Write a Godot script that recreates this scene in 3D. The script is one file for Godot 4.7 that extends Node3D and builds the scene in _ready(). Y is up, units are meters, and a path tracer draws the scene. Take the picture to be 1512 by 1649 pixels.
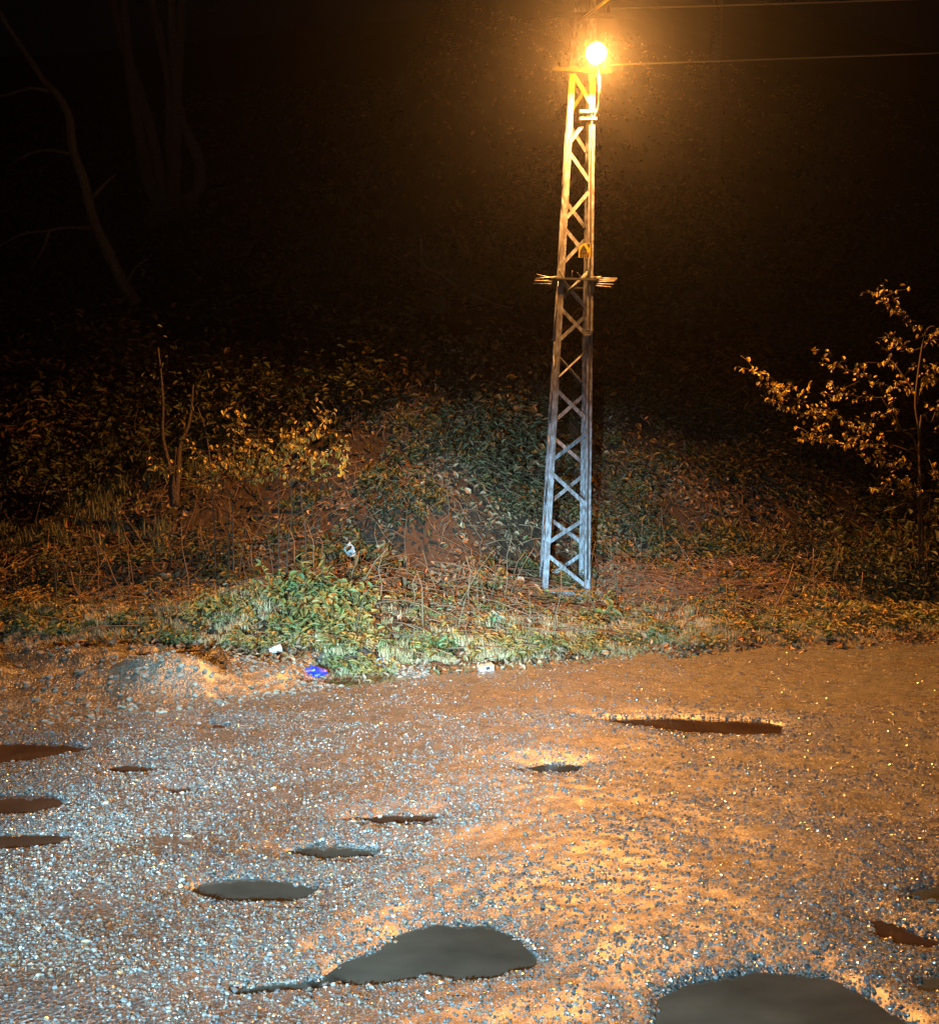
extends Node3D
# A pot-holed gravel road at night: one sodium lamp on a lattice pole, a car's headlights from behind, a wooded bank.
# Metres, y up; the camera stands at the origin of x and z and looks along -z. "d" is the distance ahead, -z.

const PUDDLES := [
	[-0.51, 3.18, -0.44, 3.33, -0.33, 3.40, -0.25, 3.53, -0.13, 3.61, 0.06, 3.60, 0.17, 3.53, 0.25, 3.35, 0.24, 3.26, 0.09, 3.19, -0.03, 3.17, -0.16, 3.21, -0.24, 3.16, -0.37, 3.14],
	[-0.80, 3.13, -0.50, 3.19, -0.47, 3.14, -0.67, 3.09, -0.78, 3.08],
	[0.62, 3.06, 0.75, 3.18, 1.01, 3.25, 1.22, 3.20, 1.32, 3.07, 1.37, 2.91, 1.32, 2.74, 0.95, 2.62, 0.65, 2.68, 0.56, 2.84],
	[-1.20, 3.93, -1.15, 4.04, -0.97, 4.08, -0.77, 4.03, -0.64, 3.96, -0.67, 3.84, -0.85, 3.80, -1.04, 3.82],
	[-0.88, 4.38, -0.79, 4.45, -0.64, 4.47, -0.40, 4.40, -0.45, 4.32, -0.68, 4.30],
	[-0.59, 4.86, -0.44, 4.90, -0.14, 4.91, -0.21, 4.79, -0.43, 4.77],
	[-2.51, 4.61, -2.14, 4.62, -1.94, 4.60, -1.98, 4.47, -2.22, 4.40, -2.38, 4.38],
	[-2.90, 5.21, -2.65, 5.26, -2.34, 5.27, -2.19, 5.08, -2.30, 4.96, -2.48, 4.92, -2.74, 4.92],
	[-3.50, 6.43, -2.80, 6.41, -2.53, 6.31, -2.80, 6.04, -2.99, 5.93, -3.22, 5.92],
	[-2.25, 5.78, -2.18, 5.88, -1.87, 5.83, -1.96, 5.71, -2.14, 5.68],
	[-2.13, 6.97, -2.02, 7.11, -1.78, 6.97, -1.94, 6.85],
	[-1.78, 5.38, -1.65, 5.42, -1.53, 5.35, -1.67, 5.27],
	[0.91, 7.24, 1.66, 7.24, 2.25, 7.13, 2.36, 6.99, 2.23, 6.69, 1.76, 6.71, 1.38, 6.83, 1.05, 7.05],
	[0.36, 5.82, 0.45, 5.92, 0.72, 5.89, 0.66, 5.73, 0.43, 5.72],
	[-1.36, 8.47, -1.30, 9.04, -0.84, 9.25, -0.50, 8.78, -1.09, 8.32],
	[1.84, 3.92, 2.04, 4.00, 2.25, 4.00, 2.16, 3.84, 1.85, 3.84],
	[1.58, 3.67, 1.65, 3.62, 1.71, 3.51, 1.77, 3.48, 1.71, 3.42, 1.59, 3.44, 1.55, 3.55],
	[1.48, 3.14, 1.57, 3.21, 1.81, 3.22, 1.73, 3.07, 1.53, 3.09],
]
const SHRUB_A_STEMS := [
	[-3.40, 0.72, -13.20, -3.40, 1.38, -13.11, -3.42, 1.71, -13.03, -3.49, 1.81, -12.94],
	[-3.34, 0.72, -13.20, -3.37, 1.55, -13.28, -3.40, 1.82, -13.36, -3.32, 2.02, -13.44],
	[-3.26, 0.72, -13.20, -3.22, 1.11, -13.26, -3.19, 1.37, -13.32, -3.21, 1.44, -13.38],
	[-3.60, 1.11, -13.20, -3.63, 1.81, -13.16, -3.65, 2.34, -13.11, -3.71, 2.77, -13.07, -3.80, 3.07, -13.03],
	[-2.70, 1.11, -13.20, -2.70, 1.55, -13.20, -2.72, 2.04, -13.20],
	[-2.58, 1.02, -13.20, -2.51, 1.55, -13.18, -2.52, 1.95, -13.16],
	[-2.32, 1.29, -13.20, -2.38, 1.68, -13.25, -2.41, 1.99, -13.31],
]
const SHRUB_A_BRANCHES := [
	[-3.36, 1.79, -13.20, -3.73, 2.01, -13.28, -4.15, 2.17, -13.36, -4.43, 2.25, -13.44, -4.67, 2.40, -13.52],
	[-3.62, 2.08, -13.20, -3.75, 2.31, -13.36, -4.03, 2.54, -13.51],
	[-3.36, 1.82, -13.20, -3.53, 2.08, -13.10, -3.62, 2.20, -12.99, -3.66, 2.17, -12.89],
	[-3.26, 2.01, -13.20, -3.32, 2.20, -13.05, -3.49, 2.41, -12.91],
	[-3.26, 2.01, -13.20, -3.06, 2.15, -13.28, -3.24, 2.20, -13.36, -3.50, 2.31, -13.43],
	[-3.26, 2.01, -13.20, -3.19, 2.35, -13.24, -3.17, 2.57, -13.28, -3.23, 2.79, -13.32, -3.27, 3.10, -13.37],
	[-3.17, 2.36, -13.20, -3.28, 2.52, -13.26, -3.53, 2.62, -13.32],
	[-3.17, 2.36, -13.20, -3.08, 2.56, -13.13, -3.00, 2.66, -13.07],
	[-2.72, 2.04, -13.20, -2.83, 2.30, -13.22, -2.92, 2.43, -13.25, -3.06, 2.39, -13.27],
	[-2.72, 2.04, -13.20, -2.68, 2.43, -13.24, -2.66, 2.79, -13.27],
	[-2.72, 2.04, -13.20, -2.61, 2.39, -13.22, -2.56, 2.57, -13.24, -2.40, 2.79, -13.26],
	[-2.53, 1.95, -13.20, -2.42, 2.38, -13.14, -2.23, 2.67, -13.08, -2.05, 2.81, -13.02, -1.88, 3.05, -12.96],
	[-2.53, 1.95, -13.20, -2.51, 2.30, -13.19, -2.25, 2.38, -13.18, -1.98, 2.42, -13.16, -1.72, 2.45, -13.15],
	[-2.39, 1.99, -13.20, -2.16, 2.07, -13.18, -1.94, 2.17, -13.16, -1.81, 2.30, -13.14, -1.72, 2.44, -13.13],
	[-1.99, 2.42, -13.20, -1.91, 2.57, -13.28, -1.84, 2.69, -13.36],
	[-3.26, 2.01, -13.20, -3.04, 2.09, -13.37, -2.81, 2.13, -13.55],
	[-2.53, 1.95, -13.20, -2.72, 2.26, -13.36, -3.03, 2.25, -13.51],
	[-2.39, 1.99, -13.20, -2.52, 2.12, -13.22, -2.79, 2.17, -13.23],
	[-2.53, 1.95, -13.20, -2.34, 2.21, -13.18, -2.14, 2.24, -13.16],
]
const SHRUB_B_STEMS := [
	[6.78, 0.21, -13.90, 6.73, 1.36, -13.87, 6.68, 2.38, -13.84, 6.65, 2.84, -13.81, 6.59, 3.29, -13.78, 6.71, 4.21, -13.75, 6.85, 4.34, -13.72],
	[6.71, 2.85, -13.90, 6.90, 2.94, -13.92, 7.28, 3.17, -13.93],
	[6.69, 2.43, -13.90, 6.41, 2.84, -13.85, 6.11, 3.30, -13.81],
	[6.89, 0.25, -13.90, 7.18, 1.36, -13.92, 7.48, 2.76, -13.95, 7.77, 4.06, -13.97],
]
const SHRUB_B_BRANCHES := [
	[6.69, 2.85, -13.90, 6.24, 2.80, -13.88, 5.77, 2.84, -13.86, 5.39, 3.07, -13.84, 5.01, 3.16, -13.82, 4.77, 3.30, -13.80, 4.58, 3.43, -13.78, 4.44, 3.59, -13.76, 4.20, 3.68, -13.74, 3.95, 3.74, -13.72],
	[5.41, 3.05, -13.90, 5.02, 3.04, -13.83, 4.76, 3.11, -13.76, 4.51, 3.21, -13.69, 4.25, 3.31, -13.62],
	[5.04, 3.17, -13.90, 4.89, 3.40, -13.86, 4.72, 3.53, -13.83],
	[6.43, 2.85, -13.90, 6.22, 3.30, -13.85, 5.93, 3.57, -13.80, 5.63, 3.68, -13.76, 5.38, 3.74, -13.71, 5.12, 3.79, -13.66],
	[6.78, 4.24, -13.90, 6.63, 4.34, -13.84, 6.37, 4.53, -13.78, 6.16, 4.66, -13.72, 6.03, 4.79, -13.66, 5.73, 4.81, -13.60],
	[6.75, 4.05, -13.90, 6.51, 4.00, -13.88, 6.36, 4.15, -13.85, 6.16, 4.26, -13.83],
	[6.69, 3.31, -13.90, 6.48, 3.69, -14.00, 6.38, 3.87, -14.10, 6.21, 3.86, -14.19],
	[6.67, 3.22, -13.90, 6.85, 3.60, -14.01, 7.11, 3.73, -14.11],
	[6.71, 2.43, -13.90, 6.36, 2.59, -13.94, 6.00, 2.61, -13.97, 5.55, 2.65, -14.01, 5.28, 2.74, -14.05, 5.00, 2.79, -14.09],
	[6.25, 3.31, -13.90, 5.85, 3.30, -13.84, 5.54, 3.35, -13.77, 5.34, 3.29, -13.71],
	[6.65, 3.31, -13.90, 6.48, 3.48, -13.91, 6.33, 3.57, -13.93],
	[6.73, 2.20, -13.90, 6.41, 2.33, -13.85, 6.11, 2.38, -13.80, 5.70, 2.45, -13.74],
	[6.73, 1.83, -13.90, 6.49, 1.92, -13.82, 6.27, 2.10, -13.75, 6.05, 1.91, -13.67],
	[6.43, 2.85, -13.90, 6.14, 3.04, -13.76, 5.85, 3.05, -13.62],
	[6.89, 2.94, -13.90, 6.96, 3.21, -13.80, 7.07, 3.29, -13.70],
	[7.27, 1.83, -13.90, 7.06, 2.11, -14.05, 7.00, 2.40, -14.20],
	[6.78, 4.05, -13.90, 6.95, 4.26, -14.02, 7.20, 4.47, -14.13],
	[6.73, 1.27, -13.90, 6.48, 1.36, -14.01, 6.34, 1.27, -14.11],
	[5.41, 3.08, -13.90, 5.27, 2.86, -14.01, 5.12, 2.66, -14.11],
	[5.97, 2.85, -13.90, 5.74, 2.70, -13.79, 5.51, 2.74, -13.69],
	[6.75, 1.36, -13.90, 6.86, 1.55, -13.83, 6.94, 1.60, -13.77],
	[7.40, 2.57, -13.90, 7.20, 2.76, -13.94, 6.99, 2.85, -13.99],
]
const COPPICE_STEMS := [
	[-9.35, 10.96, -28.40, -9.78, 11.73, -28.42, -10.13, 13.44, -28.44, -10.40, 15.35, -28.46, -10.63, 18.40, -28.49],
	[-9.35, 10.96, -28.40, -9.59, 12.68, -28.44, -9.95, 14.03, -28.48, -10.76, 16.52, -28.53, -11.16, 18.45, -28.57],
	[-9.01, 10.96, -28.40, -8.99, 12.69, -28.45, -8.95, 14.42, -28.50, -8.87, 16.15, -28.55, -8.77, 18.47, -28.61],
	[-9.11, 10.96, -28.40, -9.14, 13.47, -28.50, -9.31, 15.23, -28.61, -9.88, 17.76, -28.71],
	[-8.82, 10.96, -28.40, -8.30, 11.35, -28.43, -8.21, 12.21, -28.46, -8.51, 12.98, -28.48, -8.86, 13.85, -28.51, -9.06, 15.38, -28.54, -9.16, 18.06, -28.57],
]
const LEANING_LIMBS := [
	[-7.74, 6.43, -21.65, -8.09, 7.01, -21.67, -8.44, 7.74, -21.69, -8.77, 8.47, -21.71, -8.99, 9.34, -21.72, -9.25, 10.07, -21.74, -9.34, 10.81, -21.76, -9.60, 11.32, -21.78, -9.94, 11.69, -21.80, -10.34, 12.28, -21.82, -10.79, 12.95, -21.84, -11.16, 13.61, -21.86],
	[-9.30, 9.92, -21.65, -9.72, 10.04, -21.73, -10.19, 10.02, -21.80, -10.73, 9.80, -21.88],
	[-9.79, 11.39, -21.65, -10.19, 11.45, -21.65, -10.62, 11.33, -21.64, -11.05, 11.24, -21.64],
	[-8.80, 8.19, -21.65, -9.31, 8.20, -21.61, -9.79, 8.11, -21.57, -10.35, 8.01, -21.52, -10.97, 7.65, -21.48],
	[-9.76, 8.13, -21.65, -9.82, 7.68, -21.48, -10.00, 7.17, -21.30],
	[-8.75, 8.91, -21.65, -8.48, 9.26, -21.71, -8.24, 9.50, -21.76],
	[-7.88, 6.54, -21.65, -8.24, 6.54, -21.64, -8.45, 6.65, -21.63],
	[-7.91, 7.01, -21.65, -7.77, 7.32, -21.74, -7.51, 7.55, -21.83],
]
const FALLEN_LIMBS := [
	[-1.07, 7.64, -20.60, -1.02, 7.08, -20.58, -0.70, 6.90, -20.56, -0.36, 6.66, -20.54, 0.12, 6.38, -20.52, 0.46, 6.24, -20.50, 0.94, 6.10, -20.48],
	[0.12, 6.40, -20.60, -0.15, 6.44, -20.48, -0.24, 6.52, -20.36],
	[-1.66, 6.33, -20.60, -1.32, 6.21, -20.65, -1.08, 5.97, -20.71],
]
const SAPLING_STEMS := [
	[-4.70, 1.69, -14.80, -4.70, 2.04, -14.76, -4.77, 2.43, -14.72, -4.84, 2.82, -14.69, -4.82, 3.40, -14.65, -4.88, 4.18, -14.61],
	[-4.66, 1.69, -14.80, -4.66, 2.14, -14.88, -4.65, 2.64, -14.96, -4.52, 3.05, -15.04, -4.48, 3.66, -15.12],
	[-4.75, 1.84, -14.80, -4.66, 2.23, -14.67, -4.58, 2.61, -14.54],
]

const SPOIL := [[-2.72, 8.2, 0.42, 0.28, 0.24], [-3.8, 8.75, 0.75, 0.3, 0.16], [-4.6, 8.0, 0.7, 0.3, 0.16], [-3.3, 9.3, 0.7, 0.18, 0.09]]   # x, d, half width, half depth, height
const EDGE_X := [-3.5, -2.31, -1.33, -0.81, 0.28, 1.64, 3.5, 5.75]
const EDGE_D := [6.95, 7.6, 8.47, 8.97, 9.47, 10.1, 10.64, 11.4]

var rng := RandomNumberGenerator.new()
var rough_noise := FastNoiseLite.new()
var patch_noise := FastNoiseLite.new()
var taken := {}
var pools := []
var mats := {}

# ---------------------------------------------------------------- naming
func numbered(called: String) -> String:
	var n: int = taken.get(called, 0)
	taken[called] = n + 1
	return called if n == 0 else "%s_%03d" % [called, n]

func tag(o: Node, label: String, category := "", group := "", kind := "") -> Node:
	if label: o.set_meta("label", label)
	if category: o.set_meta("category", category)
	if group: o.set_meta("group", group)
	if kind: o.set_meta("kind", kind)
	return o

func thing(called: String, label: String, category: String, at := Vector3.ZERO, group := "") -> Node3D:
	var o := Node3D.new()
	o.name = numbered(called)
	add_child(o)
	o.position = at
	tag(o, label, category, group)
	return o

func part(parent: Node, called: String, mesh: Mesh, mat: Material, xf := Transform3D.IDENTITY) -> MeshInstance3D:
	var o := MeshInstance3D.new()
	o.name = called
	o.mesh = mesh
	o.material_override = mat
	o.transform = xf
	parent.add_child(o, true)
	return o

func single(called: String, mesh: Mesh, mat: Material, label: String, category: String, at := Vector3.ZERO, group := "") -> MeshInstance3D:
	var o := MeshInstance3D.new()
	o.name = numbered(called)
	o.mesh = mesh
	o.material_override = mat
	add_child(o)
	o.position = at
	tag(o, label, category, group)
	return o

# ---------------------------------------------------------------- materials
func lin(r: float, g: float, b: float) -> Color:
	return Color(r, g, b).linear_to_srgb()

func plain(r: float, g: float, b: float, rough := 0.8, metal := 0.0) -> StandardMaterial3D:
	var m := StandardMaterial3D.new()
	m.albedo_color = lin(r, g, b)
	m.roughness = rough
	m.metallic = metal
	return m

func noise_tex(freq: float, lo: float, hi: float, seed_: int, octaves := 4, kind := FastNoiseLite.TYPE_SIMPLEX_SMOOTH, size := 512) -> NoiseTexture2D:
	var n := FastNoiseLite.new()
	n.noise_type = kind
	n.frequency = freq
	n.fractal_octaves = octaves
	n.seed = seed_
	var t := NoiseTexture2D.new()
	t.width = size
	t.height = size
	t.seamless = true
	t.noise = n
	var ramp := Gradient.new()
	ramp.set_color(0, Color(lo, lo, lo))
	ramp.set_color(1, Color(hi, hi, hi))
	t.color_ramp = ramp
	return t

func leafy(back := 0.25) -> StandardMaterial3D:
	var m := StandardMaterial3D.new()
	m.vertex_color_use_as_albedo = true
	m.roughness = 0.5
	m.backlight_enabled = true
	m.backlight = lin(back, back, back)
	m.cull_mode = BaseMaterial3D.CULL_DISABLED
	return m

func make_materials() -> void:
	var road := StandardMaterial3D.new()
	road.vertex_color_use_as_albedo = true
	road.albedo_texture = noise_tex(0.055, 0.22, 1.0, 11, 5, FastNoiseLite.TYPE_SIMPLEX, 1024)
	road.roughness_texture = noise_tex(0.012, 0.18, 0.42, 12, 4)
	road.roughness = 1.0
	road.metallic_specular = 0.8
	road.clearcoat_enabled = true
	road.clearcoat = 0.85
	road.clearcoat_roughness = 0.43
	road.heightmap_enabled = true
	road.heightmap_texture = noise_tex(0.05, 0.0, 1.0, 13, 4, FastNoiseLite.TYPE_CELLULAR, 1024)
	road.heightmap_scale = 2.2
	road.uv1_triplanar = true
	road.uv1_world_triplanar = true
	road.uv1_scale = Vector3(0.9, 0.9, 0.9)
	mats.road = road
	var soil := StandardMaterial3D.new()
	soil.vertex_color_use_as_albedo = true
	soil.albedo_texture = noise_tex(0.03, 0.4, 1.0, 14, 5)
	soil.roughness = 0.9
	soil.heightmap_enabled = true
	soil.heightmap_texture = noise_tex(0.03, 0.0, 1.0, 15, 5)
	soil.heightmap_scale = 4.0
	soil.uv1_triplanar = true
	soil.uv1_world_triplanar = true
	soil.uv1_scale = Vector3(0.6, 0.6, 0.6)
	mats.soil = soil
	var stone := StandardMaterial3D.new()
	stone.vertex_color_use_as_albedo = true
	stone.roughness = 0.25
	stone.metallic_specular = 0.6
	mats.pebble = stone
	mats.leaf = leafy(0.3)
	mats.dead = leafy(0.12)
	mats.dead.roughness = 0.6
	mats.dead.backlight_enabled = false
	var steel := StandardMaterial3D.new()
	steel.albedo_color = lin(0.30, 0.37, 0.48)
	steel.albedo_texture = noise_tex(0.02, 0.62, 1.0, 16, 5)
	steel.albedo_texture.color_ramp.set_color(0, Color(0.52, 0.42, 0.35))
	steel.roughness = 0.55
	steel.metallic = 0.25
	steel.uv1_triplanar = true
	steel.uv1_scale = Vector3(1.3, 0.5, 1.3)
	steel.heightmap_enabled = true
	steel.heightmap_texture = noise_tex(0.06, 0.0, 1.0, 17, 3)
	steel.heightmap_scale = 0.25
	mats.steel = steel
	var bark := StandardMaterial3D.new()
	bark.albedo_color = lin(0.17, 0.12, 0.09)
	bark.albedo_texture = noise_tex(0.03, 0.35, 1.0, 18, 5)
	bark.roughness = 0.85
	bark.uv1_triplanar = true
	bark.uv1_scale = Vector3(2.4, 0.8, 2.4)
	bark.heightmap_enabled = true
	bark.heightmap_texture = noise_tex(0.03, 0.0, 1.0, 19, 5)
	bark.heightmap_scale = 2.0
	mats.bark = bark
	var pale := bark.duplicate()
	pale.albedo_color = lin(0.62, 0.54, 0.47)
	mats.pale_bark = pale
	mats.twig = plain(0.10, 0.065, 0.04, 0.8)
	mats.iron = plain(0.05, 0.05, 0.055, 0.6, 0.2)
	var rock := StandardMaterial3D.new()
	rock.albedo_color = lin(0.42, 0.42, 0.43)
	rock.albedo_texture = noise_tex(0.03, 0.5, 1.0, 20, 5)
	rock.roughness = 0.85
	rock.uv1_triplanar = true
	rock.uv1_scale = Vector3(1.5, 1.5, 1.5)
	rock.heightmap_enabled = true
	rock.heightmap_texture = noise_tex(0.03, 0.0, 1.0, 21, 5)
	rock.heightmap_scale = 3.0
	mats.rock = rock

# ---------------------------------------------------------------- mesh helpers
func quad(st: SurfaceTool, a: Vector3, b: Vector3, c: Vector3, d: Vector3) -> void:
	st.add_vertex(a); st.add_vertex(b); st.add_vertex(c)
	st.add_vertex(a); st.add_vertex(c); st.add_vertex(d)

func start(smooth := true) -> SurfaceTool:
	var st := SurfaceTool.new()
	st.begin(Mesh.PRIMITIVE_TRIANGLES)
	st.set_smooth_group(0 if smooth else -1)
	return st

func done(st: SurfaceTool) -> ArrayMesh:
	st.generate_normals()
	return st.commit()

func box(st: SurfaceTool, c: Vector3, x: Vector3, y: Vector3, z: Vector3) -> void:
	# half-axes x, y, z
	var p := []
	for i in 8:
		p.append(c + x * (1 if i & 1 else -1) + y * (1 if i & 2 else -1) + z * (1 if i & 4 else -1))
	for f in [[0, 2, 3, 1], [4, 5, 7, 6], [0, 1, 5, 4], [2, 6, 7, 3], [0, 4, 6, 2], [1, 3, 7, 5]]:
		quad(st, p[f[3]], p[f[2]], p[f[1]], p[f[0]])

func bar(st: SurfaceTool, a: Vector3, b: Vector3, side: Vector3, w: float, t: float) -> void:
	# a flat bar from a to b: w across side, t across the rest
	var l := (b - a).normalized()
	var s := (side - l * side.dot(l)).normalized()
	box(st, (a + b) / 2, s * w / 2, l * a.distance_to(b) / 2, l.cross(s) * t / 2)

func tube(st: SurfaceTool, pts: Array, r0: float, r1: float, sides := 6, wobble := 0.0) -> void:
	var rings := []
	var n := pts.size()
	var side := Vector3(0.31, 0.2, 0.93)
	for i in n:
		var dir: Vector3 = (pts[mini(i + 1, n - 1)] - pts[maxi(i - 1, 0)]).normalized()
		side = (side - dir * side.dot(dir)).normalized()
		var other := dir.cross(side)
		var r := lerpf(r0, r1, float(i) / (n - 1))
		var ring := []
		for k in sides:
			var a := TAU * k / sides
			ring.append(pts[i] + (side * cos(a) + other * sin(a)) * r * (1.0 + wobble * rng.randf_range(-1, 1)))
		rings.append(ring)
	for i in n - 1:
		for k in sides:
			var j := (k + 1) % sides
			quad(st, rings[i][k], rings[i][j], rings[i + 1][j], rings[i + 1][k])
	for k in sides:
		var j := (k + 1) % sides
		st.add_vertex(pts[0]); st.add_vertex(rings[0][j]); st.add_vertex(rings[0][k])
		st.add_vertex(pts[n - 1]); st.add_vertex(rings[n - 1][k]); st.add_vertex(rings[n - 1][j])

func tube_mesh(pts: Array, r0: float, r1: float, sides := 6, wobble := 0.0) -> ArrayMesh:
	var st := start()
	tube(st, pts, r0, r1, sides, wobble)
	return done(st)

func points(flat: Array) -> Array:
	var out := []
	for i in range(0, flat.size(), 3):
		out.append(Vector3(flat[i], flat[i + 1], flat[i + 2]))
	return out

func smooth_line(pts: Array, per := 4) -> Array:
	# a curve through the points
	var out := []
	for i in pts.size() - 1:
		var p0: Vector3 = pts[maxi(i - 1, 0)]
		var p3: Vector3 = pts[mini(i + 2, pts.size() - 1)]
		for k in per:
			out.append((pts[i] as Vector3).cubic_interpolate(pts[i + 1], p0, p3, float(k) / per))
	out.append(pts[-1])
	return out

func leaf_shape(st: SurfaceTool, xf: Transform3D, wide := 0.32, fold := 0.12, droop := 0.15) -> void:
	# a leaf one metre long along +z of its transform, folded along its rib and bent at the tip
	var rib := [Vector3(0, 0, 0), Vector3(0, -fold * 0.3, 0.35), Vector3(0, -droop * 0.6 - fold * 0.2, 0.72), Vector3(0, -droop * 1.4, 1)]
	var ws := [0.02, wide, wide * 0.75, 0.0]
	for s in [-1, 1]:
		for i in 3:
			var a: Vector3 = xf * rib[i]
			var b: Vector3 = xf * rib[i + 1]
			var c: Vector3 = xf * (rib[i + 1] + Vector3(s * ws[i + 1], fold * ws[i + 1] / maxf(wide, 0.01), 0))
			var d: Vector3 = xf * (rib[i] + Vector3(s * ws[i], fold * ws[i] / maxf(wide, 0.01), 0))
			if i == 2:
				st.add_vertex(a); st.add_vertex(b); st.add_vertex(d)
			else:
				quad(st, a, b, c, d)

func leaf_mesh(wide: float, fold: float, droop: float) -> ArrayMesh:
	var st := start()
	leaf_shape(st, Transform3D.IDENTITY, wide, fold, droop)
	return done(st)

func random_basis(up_bias := 0.0) -> Basis:
	var b := Basis(Vector3.UP, rng.randf() * TAU)
	return b * Basis(Vector3.RIGHT, rng.randf_range(-1.2, 1.2) * (1.0 - up_bias)) * Basis(Vector3.BACK, rng.randf_range(-1.2, 1.2) * (1.0 - up_bias))

func rock_mesh(jag: float, flat: float, seed_: int, rings := 4, segs := 7) -> ArrayMesh:
	var n := FastNoiseLite.new()
	n.seed = seed_
	n.frequency = 0.9
	var pts := []
	for i in rings + 1:
		var row := []
		var th := PI * i / rings
		for k in segs:
			var ph := TAU * (k + 0.5 * (i % 2)) / segs
			var v := Vector3(sin(th) * cos(ph), cos(th), sin(th) * sin(ph))
			v *= 1.0 + jag * n.get_noise_3dv(v * 1.7)
			v.y *= flat
			row.append(v)
		pts.append(row)
	var st := start(false)
	for i in rings:
		for k in segs:
			var j := (k + 1) % segs
			if i == 0:
				st.add_vertex(pts[0][0]); st.add_vertex(pts[1][j]); st.add_vertex(pts[1][k])
			elif i == rings - 1:
				st.add_vertex(pts[i][k]); st.add_vertex(pts[i][j]); st.add_vertex(pts[rings][0])
			else:
				quad(st, pts[i][k], pts[i][j], pts[i + 1][j], pts[i + 1][k])
	return done(st)

func scatter(parent: Node, called: String, mesh: Mesh, mat: Material, xfs: Array, cols: Array) -> MultiMeshInstance3D:
	var mm := MultiMesh.new()
	mm.transform_format = MultiMesh.TRANSFORM_3D
	mm.use_colors = true
	mm.mesh = mesh
	mm.instance_count = xfs.size()
	for i in xfs.size():
		mm.set_instance_transform(i, xfs[i])
		mm.set_instance_color(i, cols[i])
	var o := MultiMeshInstance3D.new()
	o.name = called if parent != self else numbered(called)
	o.multimesh = mm
	o.material_override = mat
	parent.add_child(o, true)
	return o

# ---------------------------------------------------------------- the lie of the land
func road_edge(x: float) -> float:
	if x < EDGE_X[0]: return EDGE_D[0] + 0.55 * (x - EDGE_X[0])
	for i in 7:
		if x < EDGE_X[i + 1]:
			return lerpf(EDGE_D[i], EDGE_D[i + 1], (x - EDGE_X[i]) / (EDGE_X[i + 1] - EDGE_X[i]))
	return EDGE_D[7] + 0.33 * (x - EDGE_X[7])

func bank_toe(x: float) -> float:
	var left := 1.0 - smoothstep(-1.8, -0.6, x)
	return lerpf(road_edge(x) + 0.25, 9.35 - 0.14 * (x + 1.5), left)

func bank_height(x: float, d: float) -> float:
	var toe := bank_toe(x)
	var s := d - toe
	var edge := road_edge(x)
	var shelf := 0.16 * (1.0 - smoothstep(-1.8, -0.6, x))
	var h := 0.0
	if s < 0.0:
		if d > edge: h = shelf * smoothstep(0.0, 0.5, (d - edge) / maxf(toe - edge, 0.01))
	else:
		h = shelf + 0.128 * s
	var left := 1.0 - smoothstep(-4.0, -1.0, x)
	var t := s - lerpf(4.3, 3.5, left)
	if t > 0.0:
		h += (lerpf(0.85, 0.72, left) - 0.128) * (t * t / 2.8 if t < 1.4 else t - 0.7)
	if d > 34.0: h -= 0.12 * (d - 34.0)
	h += 0.34 * exp(-pow((x + 2.3) / 1.0, 2) - pow((d - 10.9) / 0.55, 2))
	h += 0.16 * exp(-pow((x + 4.6) / 1.3, 2) - pow((d - 10.6) / 0.6, 2))
	# dumped heaps and ridges of spoil on the dirt shelf
	if x < 0.0 and d > 6.5 and d < 10.5:
		for m in SPOIL: h += m[4] * exp(-pow((x - m[0]) / m[2], 2) - pow((d - m[1]) / m[3], 2))
	h += smoothstep(0.2, 5.0, s) * 0.22 * (sin(x * 0.9 + d * 0.5) * sin(d * 0.8 - x * 0.35 + 1.3) + 0.5 * sin(x * 2.1 - d * 1.3) * sin(d * 1.9 + x * 0.7))
	return h

func pool_distance(p: Vector2, pool: Dictionary) -> float:
	# distance to a puddle's shore, negative inside
	var poly: PackedVector2Array = pool.shore
	var best := 1e9
	var inside := false
	var n := poly.size()
	var j := n - 1
	for i in n:
		var a := poly[i]
		var b := poly[j]
		var ab := b - a
		var q := p - a - ab * clampf((p - a).dot(ab) / ab.length_squared(), 0.0, 1.0)
		best = minf(best, q.length_squared())
		if (a.y > p.y) != (b.y > p.y) and p.x < (b.x - a.x) * (p.y - a.y) / (b.y - a.y) + a.x: inside = not inside
		j = i
	return -sqrt(best) if inside else sqrt(best)

func hollow(x: float, d: float) -> Vector3:
	# (how deep the potholes dip here, nearness to a puddle 0..1, the level that the land flattens to round it)
	var dip := 0.0
	var near := 0.0
	var level := 0.0
	var p := Vector2(x, d)
	for pool in pools:
		if not pool.box.has_point(p): continue
		var s := pool_distance(p, pool)
		dip = maxf(dip, 0.03 * (1.0 - smoothstep(-0.02, 0.26, s)) + 0.045 * (1.0 - smoothstep(-0.065, 0.03, s)))
		var k := 1.0 - smoothstep(0.0, 0.45, s)
		if k > near:
			near = k
			level = pool.base
	return Vector3(dip, near, level)

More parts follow.
